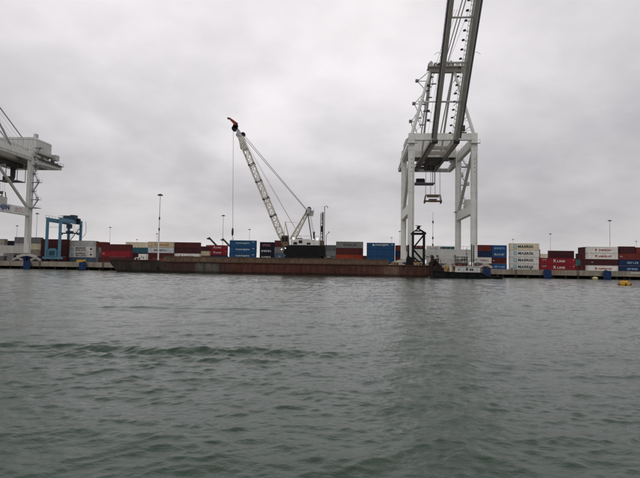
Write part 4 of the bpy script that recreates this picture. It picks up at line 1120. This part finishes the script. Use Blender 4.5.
# pile leads standing behind the crawler crane on the barge
LY = 176.5
pl = lambda u, v: at(u, v, LY)
x0, x1 = pl(320.2, 230).x, pl(323.3, 230).x; zt = pl(322, 212.5).z
t = thing('pile_leads', ((x0+x1)/2, LY, D0), 'tall dark pile driving leads upright behind the crawler crane', 'pile driver')
m = MB(); m.box(x1-.38, x1, LY-.4, LY+.4, D0, zt)
k = pl(322, 241).z
while k < zt: m.box(x0+.302, x1-.382, LY-.3, LY+.3, k, k+.22); k += 1.15
m.build('lead_frame', M['dark_steel'], t)
m = MB(); m.box(x0, x0+.3, LY-.4, LY+.4, pl(322, 242).z, zt-.3); m.build('lead_rail', M['galv'], t)
m = MB(); m.box(x0+.31, x1-.39, LY-.5, LY-.31, pl(322, 221).z, pl(322, 214).z); m.build('guide_plate', M['cab_white'], t)
m = MB(); m.box(x0+.31, x1-.3, LY-.7, LY+.31, pl(322, 232).z, pl(322, 226).z); m.build('hammer', M['black_steel'], t)
m = MB(); m.box(x0-.25, x1+.35, LY-.7, LY+.7, D0, pl(322, 241).z); m.build('base_frame', M['brown_steel'], t)
xp = pl(323.9, 230).x+.15; zp = pl(324, 206.5).z
t = thing('davit_pole', (xp, LY-.3, D0), 'thin tall pole with hooked top beside the pile leads', 'pole')
m = MB(); m.tube((xp, LY-.3, D0), (xp, LY-.3, zp), .13, .1, 8); m.tube((xp, LY-.3, zp), (xp+.85, LY-.3, zp+.12), .09, n=6); m.tube((xp+.85, LY-.3, zp+.12), (xp+1.0, LY-.3, zp-.3), .08, n=6); m.build('pole', M['dark_steel'], t)
MB().box(xp+.8, xp+1.15, LY-.45, LY-.15, zp-.55, zp-.3).build('lamp', M['galv'], t)
xp = pl(325.8, 240).x; zp = pl(327, 235).z
t = thing('davit_pole', (xp, LY+2, D0), 'short pole with bent lamp arm right of the pile leads', 'pole')
m = MB(); m.tube((xp, LY+2, D0), (xp, LY+2, zp), .11, .09, 8); m.tube((xp, LY+2, zp), (xp+.8, LY+2, zp+.9), .08, n=6); m.build('pole', M['dark_steel'], t)
MB().box(xp+.65, xp+1.1, LY+1.8, LY+2.2, zp+.8, zp+1.25).build('lamp', M['galv'], t)
# crates and drums on deck right of the crane
for i, (u, w, h_, mt, lb) in enumerate(((328.5, 1.3, 2.3, 'cab_white', 'white deck locker on the barge right of the pile leads'), (331, 1.5, 1.9, 'red_paint', 'red deck locker on the barge beside the white locker'))):
    x = at(u, 250, 178).x
    t = thing('deck_locker', (x, 178, D0), lb, 'locker')
    MB().prism([(x-w/2, D0+.15), (x+w/2, D0+.15), (x+w/2, D0+h_), (x, D0+h_+.25), (x-w/2, D0+h_)], 'y', 177.3, 178.7).build('body', M[mt], t)
    MB().box(x-w/2+.15, x+w/2-.15, 177.25, 177.298, D0+.35, D0+h_-.2).build('door', M['dark_steel'], t)
    for a in (-w/2+.15, w/2-.15): MB().box(x+a-.1, x+a+.1, 177.4, 178.6, D0, D0+.148).build('foot', M['dark_steel'], t)

# ------------------------------------------------------------------ black gallows tower and winch at the barge end
TY = 169.0
pt = lambda u, v, dy=0: at(u, v, TY+dy)
xa, xb = pt(412.9, 245).x, pt(423.9, 245).x
t = thing('gallows_tower', ((xa+xb)/2, TY, D0), 'black steel gallows tower with gabled top at the right barge end', 'tower')
z1, z0 = pt(418, 234.6).z, D0
zm = pt(418, 248.5).z
for dy in (-1.3, 1.3):
    for x in (xa, xb): MB().bar((x, TY+dy, z0), (x, TY+dy, z1), .42, .42).build('column', M['black_steel'], t)
    m = MB(); ap = pt(418.4, 228.6, dy)
    m.bar((xa-.5, TY+dy, z1+.25), (xb+.5, TY+dy, z1+.25), .4, .55); m.bar((xa-.4, TY+dy, z1+.4), (ap.x, TY+dy, ap.z), .36, .36); m.bar((xb+.4, TY+dy, z1+.4), (ap.x, TY+dy, ap.z), .36, .36)
    m.bar((xa+.9, TY+dy, z1+1.1), (xb-.9, TY+dy, z1+1.1), .2); m.build('gable', M['black_steel'], t)
    m = MB(); m.bar((xa, TY+dy, zm), (xb, TY+dy, z1), .3); m.bar((xa, TY+dy, zm), (xb, TY+dy, zm), .3)
    m.bar((xa, TY+dy, zm-.2), (xb, TY+dy, z0+1.2), .26); m.bar((xa+.2, TY+dy, z0+2.6), (xb-.8, TY+dy, z0+.4), .22); m.bar((xa, TY+dy, z0+1.2), (xb, TY+dy, z0+1.2), .3); m.build('brace', M['black_steel'], t)
m = MB(); ap = pt(418.4, 228); m.tube((ap.x, TY-1.6, ap.z+.2), (ap.x, TY+1.6, ap.z+.2), .42, n=12); m.bar((ap.x-.9, TY, ap.z+.75), (ap.x+.9, TY, ap.z+.6), .2); m.build('sheave', M['black_steel'], t)
m = MB()
for x in (xa, xb): m.bar((x, TY-1.08, z1), (x, TY+1.08, z1), .3); m.bar((x, TY-1.08, zm), (x, TY+1.08, zm), .3)
m.build('side_tie', M['black_steel'], t)
# winch
xa, xb = pt(404.8, 258).x, pt(412.6, 258).x
t = thing('deck_winch', ((xa+xb)/2, TY-2.5, D0), 'black deck winch with upright stack left of the gallows tower', 'winch')
m = MB(); m.box(xa, xb, TY-3.4, TY-1.6, D0, D0+.5); m.prism([(xa+.2, D0+.5), (xa+1.4, D0+.5), (xa+1.4, D0+2.6), (xa+.6, D0+2.9), (xa+.2, D0+1.8)], 'y', TY-3.2, TY-1.8); m.build('frame', M['black_steel'], t)
m = MB(); m.tube((xa+1.9, TY-3.0, D0+1.5), (xa+1.9, TY-2.0, D0+1.5), .95, n=16); m.build('drum', M['dark_steel'], t)
m = MB(); x = pt(407.6, 250).x; m.tube((x, TY-2.4, D0+2.7), (x, TY-2.4, pt(407, 245).z), .3, .22, 8); m.build('stack_pipe', M['black_steel'], t)
m = MB(); m.box(xb-.9, xb, TY-3.2, TY-1.8, D0+.502, D0+2.3); m.build('engine', M['black_steel'], t)
# deck boxes
for u, w, mt, lb in ((395, 2.0, 'tan_box', 'tan timber crate on the barge deck past the bin wall'), (417, 2.1, 'tan_box', 'tan timber crate on the barge below the gallows tower')):
    y = 164.6; x = at(u, 262, y).x
    t = thing('timber_crate', (x, y, D0), lb, 'crate', 'timber crates on the barge')
    m = MB(); m.box(x-w/2, x+w/2, y-.6, y+.6, D0+.12, D0+.85); m.build('body', M[mt], t)
    m = MB()
    for a in (-w/2+.15, 0, w/2-.15): m.box(x+a-.07, x+a+.07, y-.65, y-.602, D0+.1, D0+.88); m.box(x+a-.1, x+a+.1, y-.6, y+.6, D0, D0+.118)
    m.build('batten', M['brown_steel'], t)

# ------------------------------------------------------------------ workboat
WY = 156.5; hb = 2.9
pw = lambda u, v, dy=0: at(u, v, WY+dy)
xb0, xb1 = pw(430.5, 276).x, pw(500.5, 276).x
t = thing('workboat', ((xb0+xb1)/2, WY, 0), 'black hulled workboat with white deckhouse and rusty bow gear at the barge end', 'boat')
h = MB(); n = 22; prof = []
for k in range(n+1):
    f = k/n; x = xb0+(xb1-xb0)*f
    wd = hb*min(1, (1-(1-min(1, f/.22))**2)**.5*1.0 + .12) if f < .22 else hb*(1-.18*max(0, (f-.6)/.4)**2)
    sheer = 1.65 + .3*max(0, .35-f)/.35 - 1.05*min(1, max(0, (f-.70)/.08))
    prof.append((x, wd, sheer))
vs = []; 
for x, wd, z in prof:
    for y, zz in ((-wd, z), (-wd*.97, .2), (-wd*.7, -.9), (wd*.7, -.9), (wd*.97, .2), (wd, z)): vs.append((x, WY+y, zz))
fs = []
for k in range(n):
    for j in range(6):
        a = k*6+j; b_ = k*6+(j+1)%6; fs.append((a, b_, b_+6, a+6))
fs += [tuple(range(6)), tuple(range(n*6+5, n*6-1, -1))]
h.add(vs, fs); hu = h.build('hull', M['tug_black'], t)
m = MB()
for k in range(n):
    a, b_ = prof[k], prof[k+1]
    for s in (-1, 1): m.bar((a[0], WY+s*(a[1]+.06), a[2]-.1), (b_[0], WY+s*(b_[1]+.06), b_[2]-.1), .2, .24)
m.build('rub_rail', M['rubber'], hu)
x0, x1 = pw(454, 270).x, pw(478.7, 270).x; zd, ztop = 1.7, pw(466, 266.8).z
dhx = MB(); dhx.box(x0, x1, WY-2.0, WY+2.0, zd-.3, ztop); dhx.box(x0-.25, x1+.25, WY-2.2, WY+2.2, ztop+.002, ztop+.14)
dh = dhx.build('deckhouse', M['tug_white'], t)
for u0, u1, v0, v1 in ((466, 467.9, 267.9, 270.6), (469.7, 471.2, 268.6, 270.8), (471.6, 473.1, 268.6, 270.8), (458.5, 459.6, 268.8, 270)):
    a, b_ = pw(u0, v1, -2), pw(u1, v0, -2); MB().box(a.x, b_.x, WY-2.04, WY-2.003, a.z, b_.z).build('window', M['glass'], dh)
m = MB()
for k in range(9): x = x0+(x1-x0)*k/8; m.tube((x, WY-2.1, ztop+.14), (x, WY-2.1, ztop+1.0), .03, n=5)
m.tube((x0, WY-2.1, ztop+1.0), (x1, WY-2.1, ztop+1.0), .035, n=5); m.build('handrail', M['galv_dark'], dh)
m = MB(); a = pw(455.5, 266).x; m.box(a, a+3.0, WY-1.2, WY+1.2, ztop+.15, ztop+1.1); m.build('engine_casing', M['rust'], t)
m = MB(); m.box(a+.3, a+1.3, WY-1.5, WY-1.22, ztop+.2, ztop+.8); m.build('life_ring_box', M['red_paint'], t)
a, b_ = pw(457, 257.3).x, pw(466.2, 257.3).x; zz = pw(461, 257.2).z
m = MB()
for x in (a, (a+b_)/2+.4, b_):
    for y in (WY-1.5, WY+1.5): m.tube((x, y, ztop+.14), (x, y, zz), .09, n=6)
m.box(a-.2, b_+.2, WY-1.7, WY+1.7, zz, zz+.12); m.build('canopy_frame', M['dark_steel'], t)
x = pw(466.6, 260).x; m = MB(); m.tube((x, WY, ztop+.14), (x, WY, pw(466, 247.5).z), .11, .06, 8); m.bar((x-.5, WY, pw(466, 251).z), (x+.5, WY, pw(466, 251).z), .09); m.bar((x-.35, WY, pw(466, 254).z), (x+.35, WY, pw(466, 254).z), .2)
m.build('mast', M['galv_dark'], t)
xa, xb_ = pw(471.6, 255).x, pw(473.6, 255).x; z1 = pw(472, 244.4).z
m = MB(); m.box(xa-.12, xa+.12, WY-.3, WY-.06, ztop+.14, z1); m.box(xb_-.12, xb_+.12, WY-.3, WY-.06, ztop+.14, z1-.2)
k = ztop+.6
while k < z1-.3: m.box(xa+.122, xb_-.122, WY-.24, WY-.12, k, k+.12); k += .62
m.build('exhaust_ladder', M['black_steel'], t)
m = MB(); a = pw(474, 264).x; m.box(a+.3, a+1.2, WY-1.5, WY+1.0, ztop+.15, ztop+1.2); m.build('vent_housing', M['brown_steel'], t)
for k in (5, 8, 11, 14):
    a = prof[k]; m = MB(); c = Vector((a[0], WY-a[1]-.12, a[2]-.62))
    for j in range(12):
        t0, t1 = 2*math.pi*j/12, 2*math.pi*(j+1)/12
        m.tube(c+Vector((.36*math.cos(t0), 0, .36*math.sin(t0))), c+Vector((.36*math.cos(t1), 0, .36*math.sin(t1))), .13, n=7)
    m.tube(c+Vector((0,.08,.4)), c+Vector((0,.12,.75)), .03, n=4); m.build('tyre_fender', M['rubber'], hu)
m = MB()
for k in range(8, 16):
    a = prof[k]; m.tube((a[0], WY-a[1]+.1, a[2]), (a[0], WY-a[1]+.1, a[2]+.95), .03, n=5)
    if k < 15:
        b2 = prof[k+1]
        for hh in (.5, .95): m.tube((a[0], WY-a[1]+.1, a[2]+hh), (b2[0], WY-b2[1]+.1, b2[2]+hh), .025, n=4)
m.build('deck_rail', M['galv_dark'], hu)
for x in (xb1-3.2, xb1-1.2):
    m = MB(); m.tube((x, WY-1.4, .55), (x, WY-1.4, 1.15), .14, n=8); m.tube((x-.35, WY-1.4, .95), (x+.35, WY-1.4, .95), .07, n=6); m.build('bollard', M['rust'], t)
m = MB()
for k in range(7):
    z = 1.0+.07*(k % 2); m.tube((xb1-5.4+.5*math.cos(k), WY-.4+.5*math.sin(k), .66+.06*k), (xb1-5.4+.5*math.cos(k+1), WY-.4+.5*math.sin(k+1), .66+.06*(k+1)), .08, n=5)
m.build('rope_coil', M['tan_box'], t)
# foredeck winch and gear
m = MB(); a = pw(447, 270).x
m.box(a, a+2.0, WY-1.5, WY+1.5, 1.3, 2.2); m.tube((a+.8, WY-1.3, 2.7), (a+.8, WY+1.3, 2.7), .6, n=14); m.prism([(a+1.2, 2.2), (a+1.8, 2.2), (a+1.6, 3.6), (a+1.3, 3.6)], 'y', WY-1.2, WY-.9); m.build('foredeck_winch', M['tan_box'], t)
m = MB(); a = pw(451.5, 267).x; m.tube((a, WY-1.6, 1.3), (a, WY-1.6, 3.3), .22, n=8); m.box(a-.3, a+.5, WY-1.8, WY-1.4, 3.3, 3.7); m.build('capstan', M['tan_box'], t)
# rusty bow gear: twin plates with a post and sloping struts
f = lambda u, v: (pw(u, v).x, pw(u, v).z)
for y in (WY-1.5, WY+1.5):
    o_ = [f(430.6, 277), f(430.3, 262.5), f(434.8, 260), f(438.5, 265), f(442, 269.5), f(446.5, 274.5)]
    v3 = lambda a: Vector((a[0], y, a[1]))
    m = MB()
    for a, b_ in zip(o_, o_[1:]): m.bar(v3(a), v3(b_), .42, .5, (0,1,0))
    m.bar(v3(o_[0]), v3(o_[2]), .34); m.bar(v3(o_[1]), v3(o_[4]), .34); m.bar(v3(f(435, 277)), v3(o_[3]), .3); m.bar(v3(f(434, 277)), v3(o_[2]), .34)
    m.build('bow_frame', M['bow_rust'], t)
    m = MB(); m.prism([f(430.9, 277.5), f(430.9, 268), f(434, 266), f(437, 270), f(441, 272), f(446.5, 275), f(446.5, 277.5)], 'y', y-.1, y+.1); m.build('bow_plate', M['bow_rust'], t)
m = MB(); m.bar((*f(432.4, 262)[:1], WY, f(432.4, 262)[1]), (f(432, 255.2)[0], WY, f(432, 255.2)[1]), .7, 2.2, (0,1,0), .5, 1.6); m.bar((f(432, 255.6)[0], WY, f(432, 255.6)[1]), (f(433.4, 258)[0], WY, f(433.4, 258)[1]), .6); m.build('bow_post', M['bow_rust'], t)
m = MB(); m.bar((f(433.5, 260)[0], WY-1.2, f(433.5, 260)[1]), (f(438.3, 259)[0], WY-1.2, f(438.3, 259)[1]), .35); m.bar((f(438, 259)[0], WY-1.2, f(438, 259)[1]), (f(437, 264)[0], WY-1.2, f(437, 264)[1]), .3)
m.bar((f(434, 258.5)[0], WY+1.2, f(434, 258.5)[1]), (f(446, 271)[0], WY+1.2, f(446, 271)[1]), .35); m.build('bow_arm', M['bow_rust'], t)
m = MB(); 
for k in range(4): m.tube((f(434+k*2.5, 268+k)[0], WY-1.72, f(434, 268+k)[1]), (f(434+k*2.5, 268+k)[0], WY+1.66, f(434, 268+k)[1]), .28, n=8)
m.build('cross_tube', M['bow_rust'], t)
rb_ = random.Random(3)
for k, (u, v, w, h_, mt) in enumerate(((444.5, 269.5, .8, .9, 'tan_box'), (449.8, 267.2, .5, 1.2, 'cab_white'), (452.6, 269.3, .6, 1.0, 'brown_steel'), (446.5, 267.4, .4, .7, 'yellow'))):
    a = f(u, v); m = MB(); m.box(a[0]-w/2, a[0]+w/2, WY-1.9+.3*k, WY-1.3+.3*k, 1.65, a[1]+h_/2); m.box(a[0]-w/2-.08, a[0]+w/2+.08, WY-1.95+.3*k, WY-1.25+.3*k, a[1]+h_/2+.001, a[1]+h_/2+.1); m.build('deck_gear', M[mt], t)

# ------------------------------------------------------------------ buoy and float
c = at(624.6, 284.6, 98); z0 = 0
Yb = 98*(EYE)/(EYE-c.z) if c.z < EYE-.1 else 98
c = at(624.6, 285.2, 98); s_ = EYE/(EYE-c.z); bx, by = c.x*s_, c.y*s_
t = thing('mooring_buoy', (bx, by, 0), 'orange mooring buoy floating on the water near the right edge', 'buoy')
sc_ = by/98
m = MB(); m.smooth = True
m.lathe((bx, by, -.35), [(.5,0),(.86,.12),(1.02,.45),(1.02,.72),(.90,.80)], 24); m.build('float_body', M['buoy_orange'], t)
m = MB(); m.smooth = True; m.lathe((bx, by, .452), [(.88,0),(.74,.22),(.5,.34),(.1,.38)], 24); m.build('top_cap', M['buoy_orange'], t)
m = MB(); m.tube((bx, by, .8), (bx, by, 1.0), .16, n=10)
for k in range(10):
    a0, a1 = math.pi*2*k/10, math.pi*2*(k+1)/10
    m.tube((bx+.17*math.cos(a0), by, 1.1+.17*math.sin(a0)), (bx+.17*math.cos(a1), by, 1.1+.17*math.sin(a1)), .05, n=6)
m.build('mooring_eye', M['rust'], t)
m = MB()
for k in range(6):
    a = math.pi*2*k/6+.3; m.bar((bx+1.03*math.cos(a), by+1.03*math.sin(a), .02), (bx+1.03*math.cos(a), by+1.03*math.sin(a), .40), .22, .06)
m.build('rubbing_strip', M['rust'], t)
x = ax(595, QF-2.2); y = QF-2.2
t = thing('marker_float', (x, y, 0), 'small pale yellow float on the water by the quay', 'float')
m = MB(); m.smooth = True; m.lathe((x, y, -.25), [(.3,0),(.8,.2),(.95,.5),(.75,.85),(.3,1.0)], 16); m.build('float_body', paint('float_yellow', (.66,.58,.30), .5), t)
MB().tube((x, y, .74), (x, y, 1.0), .1, n=8).build('mooring_eye', M['dark_steel'], t)

# ------------------------------------------------------------------ sky and light
def make_world():
    w = bpy.data.worlds.new('World'); SC.world = w; w.use_nodes = True
    nt = w.node_tree; nt.nodes.clear(); L = nt.links.new
    out = N(nt, 'ShaderNodeOutputWorld')
    sky = N(nt, 'ShaderNodeTexSky', sky_type='NISHITA'); sky.sun_disc = False
    sky.sun_elevation = SUN_EL; sky.sun_rotation = SUN_ROT
    bg1 = N(nt, 'ShaderNodeBackground', Strength=.10); L(sky.outputs[0], bg1.inputs['Color'])
    tc = N(nt, 'ShaderNodeTexCoord'); sp = N(nt, 'ShaderNodeSeparateXYZ'); L(tc.outputs['Generated'], sp.inputs[0])
    zc = N(nt, 'ShaderNodeMath', operation='MAXIMUM'); L(sp.outputs['Z'], zc.inputs[0]); zc.inputs[1].default_value = 0.0
    za = N(nt, 'ShaderNodeMath', operation='ADD'); L(zc.outputs[0], za.inputs[0]); za.inputs[1].default_value = .34
    dx = N(nt, 'ShaderNodeMath', operation='DIVIDE'); L(sp.outputs['X'], dx.inputs[0]); L(za.outputs[0], dx.inputs[1])
    dy = N(nt, 'ShaderNodeMath', operation='DIVIDE'); L(sp.outputs['Y'], dy.inputs[0]); L(za.outputs[0], dy.inputs[1])
    cb = N(nt, 'ShaderNodeCombineXYZ'); L(dx.outputs[0], cb.inputs[0]); L(dy.outputs[0], cb.inputs[1])
    n1 = N(nt, 'ShaderNodeTexNoise', Scale=1.15, Detail=4.0, Roughness=.5, Distortion=.4); L(cb.outputs[0], n1.inputs['Vector'])
    n2 = N(nt, 'ShaderNodeTexNoise', Scale=3.4, Detail=5.0, Roughness=.55); L(cb.outputs[0], n2.inputs['Vector'])
    mx = N(nt, 'ShaderNodeMath', operation='MULTIPLY_ADD'); L(n2.outputs['Fac'], mx.inputs[0]); mx.inputs[1].default_value = .45; L(n1.outputs['Fac'], mx.inputs[2])
    cr = N(nt, 'ShaderNodeMapRange', interpolation_type='SMOOTHSTEP'); L(mx.outputs[0], cr.inputs[0]); cr.inputs[1].default_value = .50; cr.inputs[2].default_value = .95; cr.inputs[3].default_value = .82; cr.inputs[4].default_value = 1.16
    # cloud deck luminance with elevation: pale at the horizon, a darker belt of cloud base, bright higher up
    wob = N(nt, 'ShaderNodeMath', operation='MULTIPLY_ADD'); L(n1.outputs['Fac'], wob.inputs[0]); wob.inputs[1].default_value = .14; L(sp.outputs['Z'], wob.inputs[2])
    el = N(nt, 'ShaderNodeValToRGB'); L(wob.outputs[0], el.inputs[0]); er = el.color_ramp; er.interpolation = 'B_SPLINE'
    er.elements[0].position = .06; er.elements[0].color = (.74,)*3+(1,)
    er.elements[1].position = .62; er.elements[1].color = (.74,)*3+(1,)
    for p_, c_ in ((.095, .72), (.13, .58), (.20, .55), (.29, .70), (.38, .83), (.48, .84)):
        e_ = er.elements.new(p_); e_.color = (c_,)*3+(1,)
    sunv = N(nt, 'ShaderNodeVectorMath', operation='DOT_PRODUCT'); L(tc.outputs['Generated'], sunv.inputs[0]); sunv.inputs[1].default_value = Vector((-.16,.90,.30)).normalized()
    gl = N(nt, 'ShaderNodeMapRange', interpolation_type='SMOOTHSTEP'); L(sunv.outputs['Value'], gl.inputs[0]); gl.inputs[1].default_value = .80; gl.inputs[2].default_value = 1.0; gl.inputs[3].default_value = .93; gl.inputs[4].default_value = 1.12
    m1 = N(nt, 'ShaderNodeMath', operation='MULTIPLY'); L(cr.outputs[0], m1.inputs[0]); L(gl.outputs[0], m1.inputs[1])
    m2 = N(nt, 'ShaderNodeMath', operation='MULTIPLY'); L(m1.outputs[0], m2.inputs[0]); L(el.outputs[0], m2.inputs[1])
    tint = N(nt, 'ShaderNodeMix', data_type='RGBA'); L(n1.outputs['Fac'], tint.inputs['Factor'])
    tint.inputs['A'].default_value = (.985,.95,1.0,1); tint.inputs['B'].default_value = (1.02,.972,.965,1)
    cl = N(nt, 'ShaderNodeVectorMath', operation='SCALE'); L(tint.outputs['Result'], cl.inputs[0]); L(m2.outputs[0], cl.inputs['Scale'])
    bg2 = N(nt, 'ShaderNodeBackground', Strength=.96); L(cl.outputs[0], bg2.inputs['Color'])
    ms = N(nt, 'ShaderNodeMixShader'); ms.inputs[0].default_value = .95; L(bg1.outputs[0], ms.inputs[1]); L(bg2.outputs[0], ms.inputs[2])
    L(ms.outputs[0], out.inputs['Surface'])
SUN_EL = R(52); SUN_AZ = R(-150)      # azimuth from +Y (the quay's normal), clockwise positive
SUN_ROT = SUN_AZ
make_world()
sl = bpy.data.lights.new('sun', 'SUN'); sl.energy = .6; sl.angle = R(25); sl.color = (1.0,.97,.93)
so = bpy.data.objects.new('sun', sl); COL.objects.link(so)
sd = Vector((math.sin(SUN_AZ)*math.cos(SUN_EL), math.cos(SUN_AZ)*math.cos(SUN_EL), math.sin(SUN_EL)))
so.rotation_euler = sd.to_track_quat('Z', 'Y').to_euler(); so.location = (0, 0, 120)

vs_ = SC.view_settings
vs_.view_transform = 'Standard'; vs_.look = 'None'; vs_.exposure = 0; vs_.gamma = 1; vs_.use_curve_mapping = False
SC.render.engine = 'CYCLES'
SC.cycles.max_bounces = 6; SC.cycles.diffuse_bounces = 3; SC.cycles.glossy_bounces = 4
SC.cycles.use_denoising = True
for o in bpy.data.objects:
    if '_o' in o: del o['_o']
